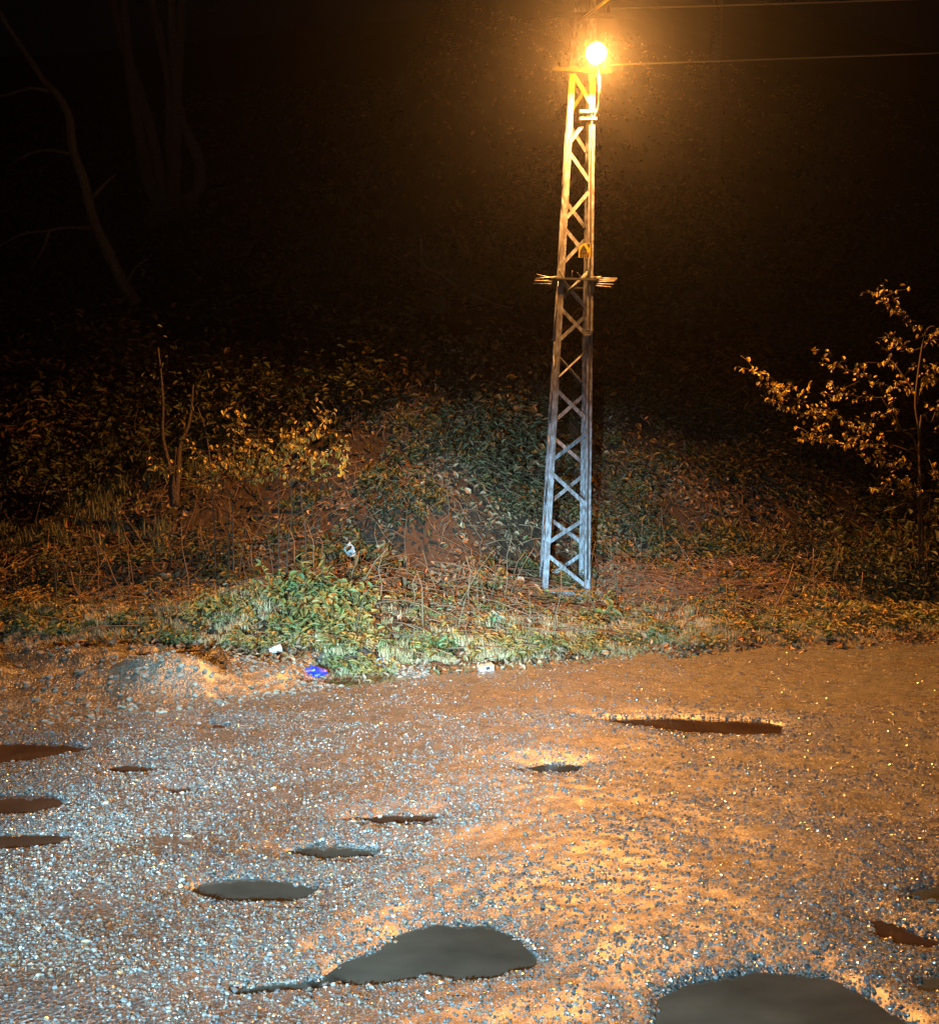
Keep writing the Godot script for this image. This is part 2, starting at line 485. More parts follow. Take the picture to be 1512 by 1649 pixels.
func height(x: float, d: float) -> float:
	var edge := road_edge(x)
	var h := bank_height(x, d)
	var off := smoothstep(-0.2, 0.8, d - edge)
	if d < edge + 1.6:
		var hol := hollow(x, d)
		h = lerpf(h, hol.z, smoothstep(0.2, 0.9, hol.y)) - hol.x
		off *= 1.0 - hol.y
	h += rough_noise.get_noise_2d(x * 45.0, d * 45.0) * lerpf(0.010, 0.035, off) + rough_noise.get_noise_2d(x * 7.0 + 90.0, d * 7.0) * lerpf(0.012, 0.07, off)
	# worn wheel tracks along the road and the loose spoil on the verge
	if d < edge:
		h += 0.006 * sin((d - 0.42 * x) * 3.1 + 1.2 * rough_noise.get_noise_2d(x * 3.0, d * 3.0)) * smoothstep(2.0, 6.0, d) * smoothstep(0.0, 0.6, edge - d)
	return h

func on_ground(x: float, d: float, lift := 0.0) -> Vector3:
	return Vector3(x, height(x, d) + lift, -d)

func slope_basis(x: float, d: float) -> Basis:
	var e := 0.12
	var n := Vector3(bank_height(x - e, d) - bank_height(x + e, d), 2 * e, bank_height(x, d + e) - bank_height(x, d - e)).normalized()
	var r := Vector3.RIGHT
	r = (r - n * r.dot(n)).normalized()
	return Basis(r, n, r.cross(n))

func ground_color(x: float, d: float) -> Color:
	var edge := road_edge(x)
	var n := patch_noise.get_noise_2d(x * 9.0, d * 16.0)
	var n2 := patch_noise.get_noise_2d(x * 40.0 + 300.0, d * 55.0)
	var grey := Color(0.185, 0.19, 0.19)
	var mud := Color(0.17, 0.125, 0.09)
	var c := grey.lerp(mud, clampf(0.05 + 1.6 * n + 0.4 * n2, 0.0, 1.0))
	# the mud is washed out of the potholes, which leaves bare blue-grey gravel
	if d < edge + 1.6: c = c.lerp(Color(0.18, 0.195, 0.21), 0.8 * hollow(x, d).y)
	c = c * (1.0 + 0.35 * n2)
	var s := d - edge
	if s > -0.25:
		var off := clampf(smoothstep(-0.1, 0.25, s + 0.3 * n2), 0.0, 1.0)
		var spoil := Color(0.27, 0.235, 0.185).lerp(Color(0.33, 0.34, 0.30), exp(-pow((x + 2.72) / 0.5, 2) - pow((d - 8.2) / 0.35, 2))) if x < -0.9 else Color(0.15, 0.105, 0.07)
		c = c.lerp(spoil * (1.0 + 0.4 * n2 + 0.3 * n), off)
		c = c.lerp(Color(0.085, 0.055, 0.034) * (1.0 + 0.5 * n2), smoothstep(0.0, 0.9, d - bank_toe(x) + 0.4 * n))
	c.a = 1.0
	return c

func steps(marks: Array) -> PackedFloat32Array:
	# [from, spacing, from, spacing, ..., end]
	var out := PackedFloat32Array()
	for i in range(0, marks.size() - 1, 2):
		var n := ceili((marks[i + 2] - marks[i]) / marks[i + 1])
		for k in n: out.append(marks[i] + (marks[i + 2] - marks[i]) * k / n)
	out.append(marks[-1])
	return out

func build_ground() -> void:
	var xs := steps([-70.0, 4.0, -14.0, 0.5, -5.4, 0.045, 7.0, 0.5, 16.0, 4.0, 70.0])
	var ds := steps([-12.0, 1.0, 1.6, 0.035, 6.0, 0.05, 11.6, 0.14, 20.0, 0.4, 34.0, 2.0, 100.0])
	var nx := xs.size()
	var nd := ds.size()
	var vs := PackedVector3Array()
	var cs := PackedColorArray()
	vs.resize(nx * nd)
	cs.resize(nx * nd)
	for j in nd:
		for i in nx:
			vs[j * nx + i] = Vector3(xs[i], height(xs[i], ds[j]), -ds[j])
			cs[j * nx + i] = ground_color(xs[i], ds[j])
	var ns := PackedVector3Array()
	ns.resize(nx * nd)
	for j in nd:
		for i in nx:
			var dx := vs[j * nx + mini(i + 1, nx - 1)] - vs[j * nx + maxi(i - 1, 0)]
			var dz := vs[mini(j + 1, nd - 1) * nx + i] - vs[maxi(j - 1, 0) * nx + i]
			ns[j * nx + i] = dx.cross(dz).normalized()
	var road_at := PackedInt32Array()
	var hill_at := PackedInt32Array()
	for j in nd - 1:
		for i in nx - 1:
			var a := j * nx + i
			var q := [a, a + nx, a + nx + 1, a, a + nx + 1, a + 1]
			if ds[j] < bank_toe(xs[i]): road_at.append_array(q)
			else: hill_at.append_array(q)
	for what in [["road", road_at, mats.road, "wet pot-holed gravel road with muddy shoulder"], ["hillside", hill_at, mats.soil, "wooded hillside covered in dead leaves behind the road"]]:
		# keep only the vertices this piece uses
		var map := {}
		var v2 := PackedVector3Array()
		var n2 := PackedVector3Array()
		var c2 := PackedColorArray()
		var ix := PackedInt32Array()
		for k in what[1]:
			if not map.has(k):
				map[k] = v2.size()
				v2.append(vs[k]); n2.append(ns[k]); c2.append(cs[k])
			ix.append(map[k])
		var arr := []
		arr.resize(Mesh.ARRAY_MAX)
		arr[Mesh.ARRAY_VERTEX] = v2
		arr[Mesh.ARRAY_NORMAL] = n2
		arr[Mesh.ARRAY_COLOR] = c2
		arr[Mesh.ARRAY_INDEX] = ix
		var am := ArrayMesh.new()
		am.add_surface_from_arrays(Mesh.PRIMITIVE_TRIANGLES, arr)
		var o := part(self, what[0], am, what[2])
		tag(o, what[3], "", "", "structure")

# ---------------------------------------------------------------- puddles and stones
const PUDDLE_LABELS := [
	"large murky grey puddle with one long pointed end and pebbled rim",
	"thin sliver of water trailing from the pointed end of the murky puddle",
	"widest murky grey pothole puddle, with loose stones lying along its shore",
	"oval grey-green puddle in pale bluish gravel, rounded like an eye",
	"slim dark lens-shaped puddle beyond the oval grey-green one",
	"narrow dark puddle with a pale blue gravel slope on its far rim",
	"dark brown puddle with white pebbles at its tip, nearer of two stacked pools",
	"dark brown puddle with a bright gravel bank behind, farther of two stacked pools",
	"long reddish brown puddle just below the rutted dirt shelf",
	"small brown puddle with a little hooked corner",
	"tiny brown lozenge puddle close under the grey spoil heap",
	"tiny shallow brown puddle between the hooked puddle and the gravel",
	"long amber puddle stretched along the orange-lit road",
	"small puddle that mirrors the legs of the lattice pole",
	"olive puddle at the road edge beside the blue plastic bag",
	"dark puddle under a smooth grey silt lip",
	"crooked narrow brown puddle winding between glinting gravel ridges",
	"small dark puddle beside the widest murky pothole",
]

func prepare_pools() -> void:
	for flat in PUDDLES:
		var shore := PackedVector2Array()
		for i in range(0, flat.size(), 2): shore.append(Vector2(flat[i], flat[i + 1]) * 1.025)
		var b := Rect2(shore[0], Vector2.ZERO)
		var mid := Vector2.ZERO
		for p in shore:
			b = b.expand(p)
			mid += p / shore.size()
		pools.append({"shore": shore, "box": b.grow(0.46), "mid": mid, "base": minf(bank_height(mid.x, mid.y), 0.03)})

func build_puddles() -> void:
	var water := plain(0.075, 0.085, 0.074, 0.04)
	var brown := plain(0.075, 0.05, 0.032, 0.04)
	for m in [water, brown]:
		m.albedo_texture = noise_tex(0.006, 0.75, 1.0, 23, 4)
		m.uv1_triplanar = true
		m.uv1_world_triplanar = true
		m.uv1_scale = Vector3(0.6, 0.6, 0.9)
	for i in pools.size():
		var pool: Dictionary = pools[i]
		var level: float = pool.base - 0.042
		var grown: Array = Geometry2D.offset_polygon(pool.shore, 0.07, Geometry2D.JOIN_ROUND)
		var poly: PackedVector2Array = grown[0]
		var st := start()
		var ix := Geometry2D.triangulate_polygon(poly)
		for k in range(0, ix.size(), 3):
			var t := [poly[ix[k]], poly[ix[k + 1]], poly[ix[k + 2]]]
			if (t[1] - t[0]).cross(t[2] - t[0]) > 0: t = [t[0], t[2], t[1]]
			for p in [t[0], t[1], t[2]]:
				st.set_normal(Vector3.UP)
				st.add_vertex(Vector3(p.x - pool.mid.x, 0, -(p.y - pool.mid.y)))
		single("puddle", st.commit(), brown if i in [5, 6, 7, 8, 9, 10, 11, 12, 14, 16] else water, PUDDLE_LABELS[i], "puddle", Vector3(pool.mid.x, level, -pool.mid.y), "puddles in the potholes")

func stone_color() -> Color:
	var t := rng.randf()
	var c := Color(0.19, 0.2, 0.205)
	if t < 0.28: c = Color(0.24, 0.195, 0.145)
	elif t < 0.36: c = Color(0.27, 0.16, 0.10)
	elif t < 0.42: c = Color(0.33, 0.32, 0.30)
	elif t < 0.60: c = Color(0.12, 0.125, 0.13)
	return c * rng.randf_range(0.4, 0.85)

func build_gravel() -> void:
	var shapes := [rock_mesh(0.9, 0.7, 5, 3, 5), rock_mesh(1.0, 0.8, 6, 3, 5), rock_mesh(0.8, 0.55, 7, 3, 6)]
	var xfs := [[], [], []]
	var cols := [[], [], []]
	# [from d, to d, stones, least radius, greatest radius]
	for band in [[1.9, 3.2, 56000, 0.0025, 0.0095], [3.2, 5.0, 130000, 0.0028, 0.010], [5.0, 7.5, 100000, 0.004, 0.011], [7.5, 11.8, 60000, 0.006, 0.013]]:
		for n in band[2]:
			var d := rng.randf_range(band[0], band[1])
			var x := rng.randf_range(-0.56, 0.56) * (d + 1.2)
			if rng.randf() > 0.35 + 0.65 * (d / band[1]): continue
			var edge := road_edge(x)
			if d > edge + 1.2: continue
			var hol := hollow(x, d)
			if hol.x > 0.045 and rng.randf() > 0.06 - 2.0 * (hol.x - 0.045): continue
			var stony := 0.52 + 0.9 * patch_noise.get_noise_2d(x * 14.0 + 50.0, d * 20.0) + 0.75 * hol.y
			stony -= 0.25 * smoothstep(6.0, 9.5, d)
			if d > edge: stony -= 0.2
			if rng.randf() > stony: continue
			var r: float = band[3] + (band[4] - band[3]) * pow(rng.randf(), 3.5)
			var y := height(x, d)
			var b := random_basis().scaled(Vector3(rng.randf_range(0.8, 1.35), rng.randf_range(0.7, 1.1), 1.0) * r)
			var k := rng.randi() % 3
			xfs[k].append(Transform3D(b, Vector3(x, y + r * rng.randf_range(-0.5, 0.1), -d)))
			cols[k].append(stone_color())
	var g := Node3D.new()
	g.name = "gravel"
	add_child(g)
	tag(g, "loose wet gravel strewn over the road", "gravel", "", "stuff")
	for k in 3: tag(scatter(g, "pebbles", shapes[k], mats.pebble, xfs[k], cols[k]), "", "", "", "stuff")
	# clods and broken stone on the dug dirt of the verge
	var clods := []
	var clod_cols := []
	for n in 5200:
		var x := rng.randf_range(-5.6, -0.4)
		var edge := road_edge(x)
		var d := rng.randf_range(edge - 0.15, bank_toe(x) + 0.2)
		var r := 0.005 + 0.022 * pow(rng.randf(), 4.0)
		clods.append(Transform3D(random_basis().scaled(Vector3(1.2, 0.8, 1.0) * r), on_ground(x, d, r * 0.1)))
		clod_cols.append(Color(0.23, 0.195, 0.155) * rng.randf_range(0.5, 1.3))
	tag(scatter(g, "clods", rock_mesh(1.0, 0.8, 9, 4, 6), mats.dead, clods, clod_cols), "", "", "", "stuff")
	# the larger stones that can be told apart, laid into the road
	var road := get_node("road")
	var big := []
	for s in 4: big.append(rock_mesh(0.9, 0.65, 30 + s, 4, 7))
	var tones := [plain(0.22, 0.225, 0.23, 0.3), plain(0.27, 0.21, 0.14, 0.35), plain(0.32, 0.31, 0.29, 0.35), plain(0.26, 0.16, 0.10, 0.35), plain(0.14, 0.145, 0.15, 0.3)]
	var spots := []
	for pool in pools:
		var n: int = pool.shore.size()
		for k in 6 if pool.mid.y < 5.5 else 2:
			var i := rng.randi() % n
			var p: Vector2 = pool.shore[i].lerp(pool.shore[(i + 1) % n], rng.randf())
			p += (p - pool.mid).normalized() * rng.randf_range(-0.015, 0.06)
			spots.append([p.x, p.y, rng.randf_range(0.007, 0.016)])
	for k in 45:
		var d := rng.randf_range(2.7, 7.5)
		spots.append([rng.randf_range(-0.5, 0.5) * d, d, rng.randf_range(0.008, 0.016)])
	for s in spots:
		var xf := Transform3D(random_basis().scaled(Vector3(rng.randf_range(0.9, 1.4), rng.randf_range(0.6, 1.0), 1.0) * s[2]), on_ground(s[0], s[1], s[2] * 0.25))
		part(road, "stone", big[rng.randi() % 4], tones[rng.randi() % 5], xf)

# ---------------------------------------------------------------- pole, lamp, sign, wires
const POLE_HIGH := 9.2
const LEAN := -0.034
func pole_half(y: float) -> float:
	return lerpf(0.355, 0.186, y / 7.75)

func build_pole() -> void:
	var base := on_ground(1.435, 14.2, -0.02)
	base.y = 0.455
	var t := thing("lattice_pole", "tall tapering lattice steel pole with crossing braces beside the dirt road", "utility pole", base)
	t.rotation.z = LEAN
	var steel: Material = mats.steel
	for sx in [-1, 1]:
		for sz in [-1, 1]:
			var st := start(false)
			var a := Vector3(sx * pole_half(-0.25), -0.25, sz * pole_half(-0.25))
			var b := Vector3(sx * pole_half(POLE_HIGH), POLE_HIGH, sz * pole_half(POLE_HIGH))
			var w := 0.086
			bar(st, a - Vector3(sx * w / 2, 0, 0), b - Vector3(sx * w / 2 * 0.8, 0, 0), Vector3.RIGHT, w, 0.010)
			bar(st, a - Vector3(sx * 0.005, 0, sz * (w / 2 + 0.005)), b - Vector3(sx * 0.005, 0, sz * (w / 2 * 0.8 + 0.005)), Vector3.BACK, w, 0.010)
			part(t, "leg", done(st), steel)
	# zigzag lacing on the four faces, each brace a flat bar bolted behind the leg's flange
	var rows := [[7.12, 6.72, 1], [6.53, 6.13, -1], [5.96, 5.56, 1], [5.37, 4.97, -1], [4.75, 4.35, 1], [4.17, 3.78, -1], [3.58, 3.15, 1], [2.95, 2.53, -1], [2.32, 1.93, 1], [1.70, 1.26, -1], [1.06, 0.69, 1], [0.48, 0.06, -1], [7.72, 7.32, -1], [8.30, 7.92, 1], [8.86, 8.5, -1]]
	for face in 4:
		var turn := Basis(Vector3.UP, face * PI / 2)
		for r in rows:
			var s: int = r[2] * (1 if face % 2 == 0 else -1)
			var h1 := pole_half(r[0])
			var h2 := pole_half(r[1])
			var st := start(false)
			bar(st, turn * Vector3(s * (h1 - 0.07), r[0], h1 - 0.014), turn * Vector3(-s * (h2 - 0.07), r[1], h2 - 0.014), turn * Vector3(0.6, 0.6, 0), 0.055, 0.008)
			part(t, "brace", done(st), steel)
	# ladder guard: a shelf of flat iron round the pole with horizontal spikes
	var y := 4.63
	var h := pole_half(y)
	var st := start(false)
	for s in [-1, 1]:
		box(st, Vector3(0, y, s * (h + 0.018)), Vector3(h + 0.09, 0, 0), Vector3(0, 0.014, 0), Vector3(0, 0, 0.018))
		box(st, Vector3(s * (h + 0.045), y, 0), Vector3(0.04, 0, 0), Vector3(0, 0.012, 0), Vector3(0, 0, h))
	var guard := part(t, "climbing_guard", done(st), mats.iron)
	var spike_mat := plain(0.34, 0.33, 0.31, 0.5, 0.3)
	for s in [-1, 1]:
		for k in 5:
			var a := Vector3(s * (h + 0.05), y + 0.02, h + 0.03 - k * 0.11)
			var tip := a + Vector3(s * rng.randf_range(0.26, 0.31), rng.randf_range(-0.05, 0.05) + (0.03 if k % 2 else -0.015), 0.05 - k * 0.02)
			part(guard, "spike", tube_mesh([a, tip], 0.0085, 0.006, 5), spike_mat)
	for k in 4:
		var a := Vector3(lerpf(-h, h, (k + 0.3) / 3.6), y + 0.02, h + 0.05)
		part(guard, "spike", tube_mesh([a, a + Vector3(rng.randf_range(-0.12, 0.16), rng.randf_range(-0.03, 0.05), 0.2)], 0.0085, 0.006, 5), spike_mat)
	# cable down the leg, held by straps
	var run := []
	for k in 14:
		var yy := 7.3 - k * 0.55
		run.append(Vector3(pole_half(yy) - 0.045 + 0.006 * sin(k * 2.1), yy, pole_half(yy) + 0.018))
	part(t, "cable", tube_mesh(run, 0.012, 0.012, 6), plain(0.05, 0.045, 0.04, 0.5))
	for k in 3:
		var yy := 3.87 - k * 0.035
		st = start(false)
		box(st, Vector3(pole_half(yy) - 0.08, yy, pole_half(yy) + 0.02), Vector3(0.085 if k < 2 else 0.06, 0, 0), Vector3(0, 0.009, 0), Vector3(0, 0, 0.02))
		part(t, "strap", done(st), steel)
	# cross-arms with insulators for the wires
	for yy in [7.78, 8.62, 8.9]:
		st = start(false)
		bar(st, Vector3(-0.45, yy, pole_half(yy) + 0.03), Vector3(0.45, yy, pole_half(yy) + 0.03), Vector3.UP, 0.06, 0.04)
		var arm := part(t, "cross_arm", done(st), mats.iron)
		var ins := CylinderMesh.new()
		ins.top_radius = 0.03
		ins.bottom_radius = 0.045
		ins.height = 0.12
		part(arm, "insulator", ins, plain(0.12, 0.06, 0.035, 0.3), Transform3D(Basis(), Vector3(0.36, yy + 0.09, pole_half(yy) + 0.03)))
	# concrete footing in the bank
	st = start(false)
	box(st, Vector3(0, -0.22, 0), Vector3(0.52, 0, 0), Vector3(0, 0.2, 0), Vector3(0, 0, 0.5))
	part(t, "footing", done(st), mats.rock)

func disc(st: SurfaceTool, rings: Array, segs := 20) -> void:
	# a lathe round +z: [radius, z] pairs from back to front
	for i in rings.size() - 1:
		for k in segs:
			var a := TAU * k / segs
			var b := TAU * (k + 1) / segs
			var p := func(r, ang): return Vector3(cos(ang) * r[0], sin(ang) * r[0], r[1])
			quad(st, p.call(rings[i], a), p.call(rings[i + 1], a), p.call(rings[i + 1], b), p.call(rings[i], b))

func build_lamp() -> void:
	# the luminaire looks out over the road and down
	var at := Vector3(1.86, 8.34, -13.68)
	var t := thing("street_lamp", "glowing orange sodium street lamp fixed near the top of the lattice pole", "street lamp", at)
	var aim := Basis.looking_at(Vector3(-0.08, LAMP_DIP, 1.0).normalized(), Vector3.UP) * Basis(Vector3.UP, PI)   # its +z is the way it looks
	var xf := Transform3D(aim, Vector3.ZERO)
	var st := start()
	disc(st, [[0.0, -0.30], [0.07, -0.30], [0.09, -0.18], [0.15, -0.04], [0.165, 0.0], [0.15, 0.004], [0.0, 0.004]])
	part(t, "housing", done(st), plain(0.3, 0.3, 0.3, 0.5, 0.3), xf)
	st = start()
	disc(st, [[0.15, 0.008], [0.145, 0.03], [0.12, 0.06], [0.07, 0.085], [0.0, 0.095]])
	var glow := StandardMaterial3D.new()
	glow.albedo_color = lin(0.5, 0.3, 0.1)
	glow.emission_enabled = true
	glow.emission = lin(1.0, 0.34, 0.006)
	glow.emission_energy_multiplier = LENS_GLOW
	part(t, "lens", done(st), glow, xf)
	var light := AreaLight3D.new()
	light.name = "sodium_light"
	light.area_size = Vector2(0.26, 0.26)
	light.light_color = lin(SODIUM.r, SODIUM.g, SODIUM.b)
	light.light_energy = LAMP_ENERGY
	light.area_range = 80.0
	light.shadow_enabled = true
	t.add_child(light)
	light.transform = Transform3D(aim * Basis(Vector3.UP, PI), aim.z * 0.12)
	# bracket on the leg and the bent pipe that carries the lamp
	var foot := Vector3(1.86, 7.50, -13.99) - at
	var back := xf * Vector3(0, 0, -0.27)
	part(t, "arm", tube_mesh(smooth_line([foot, foot + Vector3(0.07, 0.18, 0.08), foot + Vector3(0.06, 0.45, 0.2), back], 6), 0.02, 0.02, 8), mats.steel)
	for k in 2:
		st = start(false)
		box(st, foot + Vector3(-0.08, 0.0 + 0.11 * k, 0.0), Vector3(0.13, 0, 0), Vector3(0, 0.018, 0), Vector3(0, 0, 0.03))
		part(t, "bracket", done(st), mats.steel)

func build_sign() -> void:
	var at := Vector3(1.715, 5.50, -13.90)
	var t := thing("warning_sign", "yellow five-sided warning plate with black symbol and lines, fixed on the lattice pole", "sign", at)
	t.rotation.z = LEAN
	var w := 0.086
	var outline := [Vector2(-w, -0.105), Vector2(-w, 0.055), Vector2(0, 0.115), Vector2(w, 0.115), Vector2(w, -0.105)]
	var st := start(false)
	for z in [0.002, -0.002]:
		for i in range(1, 4):
			for k in [0, i, i + 1]:
				st.add_vertex(Vector3(outline[k].x, outline[k].y, z))
	for i in 5:
		var a: Vector2 = outline[i]
		var b: Vector2 = outline[(i + 1) % 5]
		quad(st, Vector3(a.x, a.y, 0.002), Vector3(b.x, b.y, 0.002), Vector3(b.x, b.y, -0.002), Vector3(a.x, a.y, -0.002))
	part(t, "plate", done(st), plain(0.62, 0.40, 0.03, 0.45))
	var black := plain(0.02, 0.02, 0.02, 0.6)
	# torn dark corner, a triangle round a bolt, and four worn lines of print
	st = start(false)
	for p in [Vector3(0.02, 0.108, 0.0045), Vector3(0.082, 0.108, 0.0045), Vector3(0.076, 0.055, 0.0045)]: st.add_vertex(p)
	part(t, "dark_corner", done(st), black)
	st = start(false)
	var tri := [Vector3(-0.065, -0.002, 0.005), Vector3(0.035, -0.002, 0.005), Vector3(-0.015, 0.075, 0.005)]
	for i in 3: bar(st, tri[i], tri[(i + 1) % 3], Vector3(0, 0, 1).cross(tri[(i + 1) % 3] - tri[i]), 0.012, 0.002)
	part(t, "triangle", done(st), black)
	st = start(false)
	bar(st, Vector3(-0.008, 0.052, 0.005), Vector3(-0.022, 0.028, 0.005), Vector3.RIGHT, 0.008, 0.002)
	bar(st, Vector3(-0.022, 0.028, 0.0055), Vector3(-0.008, 0.030, 0.0055), Vector3.UP, 0.008, 0.002)
	bar(st, Vector3(-0.008, 0.030, 0.005), Vector3(-0.018, 0.010, 0.005), Vector3.RIGHT, 0.008, 0.002)
	part(t, "bolt_symbol", done(st), black)
	for k in 4:
		st = start(false)
		var x := -0.07 + 0.01 * (k % 2)
		while x < 0.065:
			var l := rng.randf_range(0.012, 0.035)
			bar(st, Vector3(x, -0.022 - k * 0.022, 0.005), Vector3(minf(x + l, 0.075), -0.022 - k * 0.022, 0.005), Vector3.UP, 0.010 if k == 0 else 0.007, 0.002)
			x += l + 0.008
		part(t, "print_line", done(st), black)

func build_wires() -> void:
	var wire := plain(0.34, 0.31, 0.28, 0.45, 0.2)
	for w in [
		[Vector3(2.07, 8.31, -13.98), Vector3(30.0, 8.6, -11.6), 0.5, 0.011, "lowest overhead wire, running off the pole just below the lamp"],
		[Vector3(2.10, 9.15, -13.98), Vector3(30.0, 9.45, -12.0), 0.55, 0.011, "middle overhead wire of the three leaving the pole above the lamp"],
		[Vector3(2.12, 9.42, -13.98), Vector3(30.0, 9.7, -12.1), 0.5, 0.010, "topmost overhead wire of the three leaving the pole above the lamp"],
		[Vector3(1.62, 8.93, -13.96), Vector3(11.6, 9.3, 4.0), 0.25, 0.022, "thick bundled service cable slanting away over the road from the pole top"]]:
		var pts := []
		for k in 41:
			var f := k / 40.0
			f = f * f * 0.6 + f * 0.4
			pts.append((w[0] as Vector3).lerp(w[1], f) - w[0] - Vector3(0, w[2] * 4.0 * f * (1.0 - f) * 0.25, 0))
		single("overhead_wire", tube_mesh(pts, w[3], w[3], 6), wire, w[4], "wire", w[0], "overhead wires on the pole")

# ---------------------------------------------------------------- the truck whose headlights light the road
func extruded(st: SurfaceTool, outline: Array, half_low: float, half_high: float, low: float, high: float) -> void:
	# a side view (z, y) swept across x, narrower towards the top
	var n := outline.size()
	var wide := func(p): return lerpf(half_low, half_high, clampf((p.y - low) / (high - low), 0.0, 1.0))
	for i in n:
		var a: Vector2 = outline[i]
		var b: Vector2 = outline[(i + 1) % n]
		quad(st, Vector3(-wide.call(a), a.y, a.x), Vector3(wide.call(a), a.y, a.x), Vector3(wide.call(b), b.y, b.x), Vector3(-wide.call(b), b.y, b.x))
	var ix := Geometry2D.triangulate_polygon(PackedVector2Array(outline))
	for s in [-1, 1]:
		for k in ix:
			var p: Vector2 = outline[k]
			st.add_vertex(Vector3(s * wide.call(p), p.y, p.x))

func build_car() -> void:
	var t := thing("parked_truck", "silver delivery truck standing on the road with its headlights switched on", "truck", Vector3(-1.55, 0.0, 0.7))
	var paint := plain(0.45, 0.46, 0.48, 0.3, 0.4)
	paint.clearcoat_enabled = true
	var st := start(false)
	extruded(st, [Vector2(0.0, 0.42), Vector2(0.0, 1.1), Vector2(0.05, 1.42), Vector2(0.14, 1.52), Vector2(2.0, 1.56), Vector2(2.0, 1.0), Vector2(6.0, 1.0), Vector2(6.0, 0.6), Vector2(1.9, 0.42)], 0.98, 1.0, 0.42, 1.2)
	part(t, "body", done(st), paint)
	st = start(false)
	extruded(st, [Vector2(0.16, 1.51), Vector2(0.5, 2.3), Vector2(0.8, 2.4), Vector2(1.95, 2.42), Vector2(1.98, 1.55)], 0.985, 0.88, 1.5, 2.4)
	part(t, "cabin", done(st), paint)
	var glass := plain(0.02, 0.022, 0.025, 0.08)
	st = start(false)
	quad(st, Vector3(-0.88, 1.6, 0.19), Vector3(0.88, 1.6, 0.19), Vector3(0.8, 2.22, 0.455), Vector3(-0.8, 2.22, 0.455))
	part(t, "windscreen", done(st), glass)
	st = start(false)
	box(st, Vector3(0, 1.95, 4.1), Vector3(1.05, 0, 0), Vector3(0, 0.94, 0), Vector3(0, 0, 1.95))
	part(t, "cargo_box", done(st), plain(0.6, 0.6, 0.58, 0.6))
	for s in [-1, 1]:
		st = start(false)
		quad(st, Vector3(s * 0.985, 1.6, 0.5), Vector3(s * 0.985, 1.6, 1.6), Vector3(s * 0.91, 2.2, 1.6), Vector3(s * 0.91, 2.2, 0.75))
		part(t, "side_window", done(st), glass)
		for z in [0.85, 4.9]:
			var tyre := CylinderMesh.new()
			tyre.top_radius = 0.34
			tyre.bottom_radius = 0.34
			tyre.height = 0.22
			var wheel := part(t, "wheel", tyre, plain(0.02, 0.02, 0.02, 0.9), Transform3D(Basis(Vector3.BACK, PI / 2), Vector3(s * 0.9, 0.34, z)))
			var rim := CylinderMesh.new()
			rim.top_radius = 0.21
			rim.bottom_radius = 0.21
			rim.height = 0.23
			part(wheel, "rim", rim, plain(0.5, 0.5, 0.52, 0.3, 0.8))
		var glow := StandardMaterial3D.new()
		glow.albedo_color = Color(0.8, 0.8, 0.8)
		glow.emission_enabled = true
		glow.emission = lin(HEADLIGHT.r, HEADLIGHT.g, HEADLIGHT.b)
		glow.emission_energy_multiplier = 6.0
		st = start()
		disc(st, [[0.09, 0.0], [0.085, 0.03], [0.05, 0.05], [0.0, 0.055]])
		var lamp := part(t, "headlight", done(st), glow, Transform3D(Basis(Vector3.UP, PI), Vector3(s * 0.75, 1.22, 0.0)))
		# the beam: a wide spill over the near road and a brighter core that reaches the bank, dipped at the cut-off
		for beam in [[SPILL_ENERGY, 32.0, Vector3(0.10, -0.36, -1.0)], [CORE_ENERGY, 13.0, Vector3(0.11, -0.065, -1.0)]]:
			var spot := SpotLight3D.new()
			spot.name = "headlight_beam"
			spot.light_color = lin(HEADLIGHT.r, HEADLIGHT.g, HEADLIGHT.b)
			spot.light_energy = beam[0]
			spot.light_size = 0.06
			spot.spot_range = 80.0
			spot.spot_angle = beam[1]
			spot.spot_angle_attenuation = 1.0
			spot.shadow_enabled = true
			t.add_child(spot, true)
			spot.transform = Transform3D(Basis.looking_at((beam[2] as Vector3).normalized(), Vector3.UP), Vector3(s * 0.75, 1.22, -0.08))
	st = start(false)
	box(st, Vector3(0, 0.5, -0.02), Vector3(0.9, 0, 0), Vector3(0, 0.12, 0), Vector3(0, 0, 0.04))
	part(t, "bumper", done(st), plain(0.06, 0.06, 0.06, 0.6))

# ---------------------------------------------------------------- trees and shrubs
func limb(parent: Node, called: String, flat: Array, base: Vector3, r0: float, r1: float, mat: Material, sides := 6, per := 4) -> Array:
	var pts := []
	for p in points(flat): pts.append(p - base)
	var line := smooth_line(pts, per)
	part(parent, called, tube_mesh(line, r0, r1, sides, 0.08), mat)
	return line

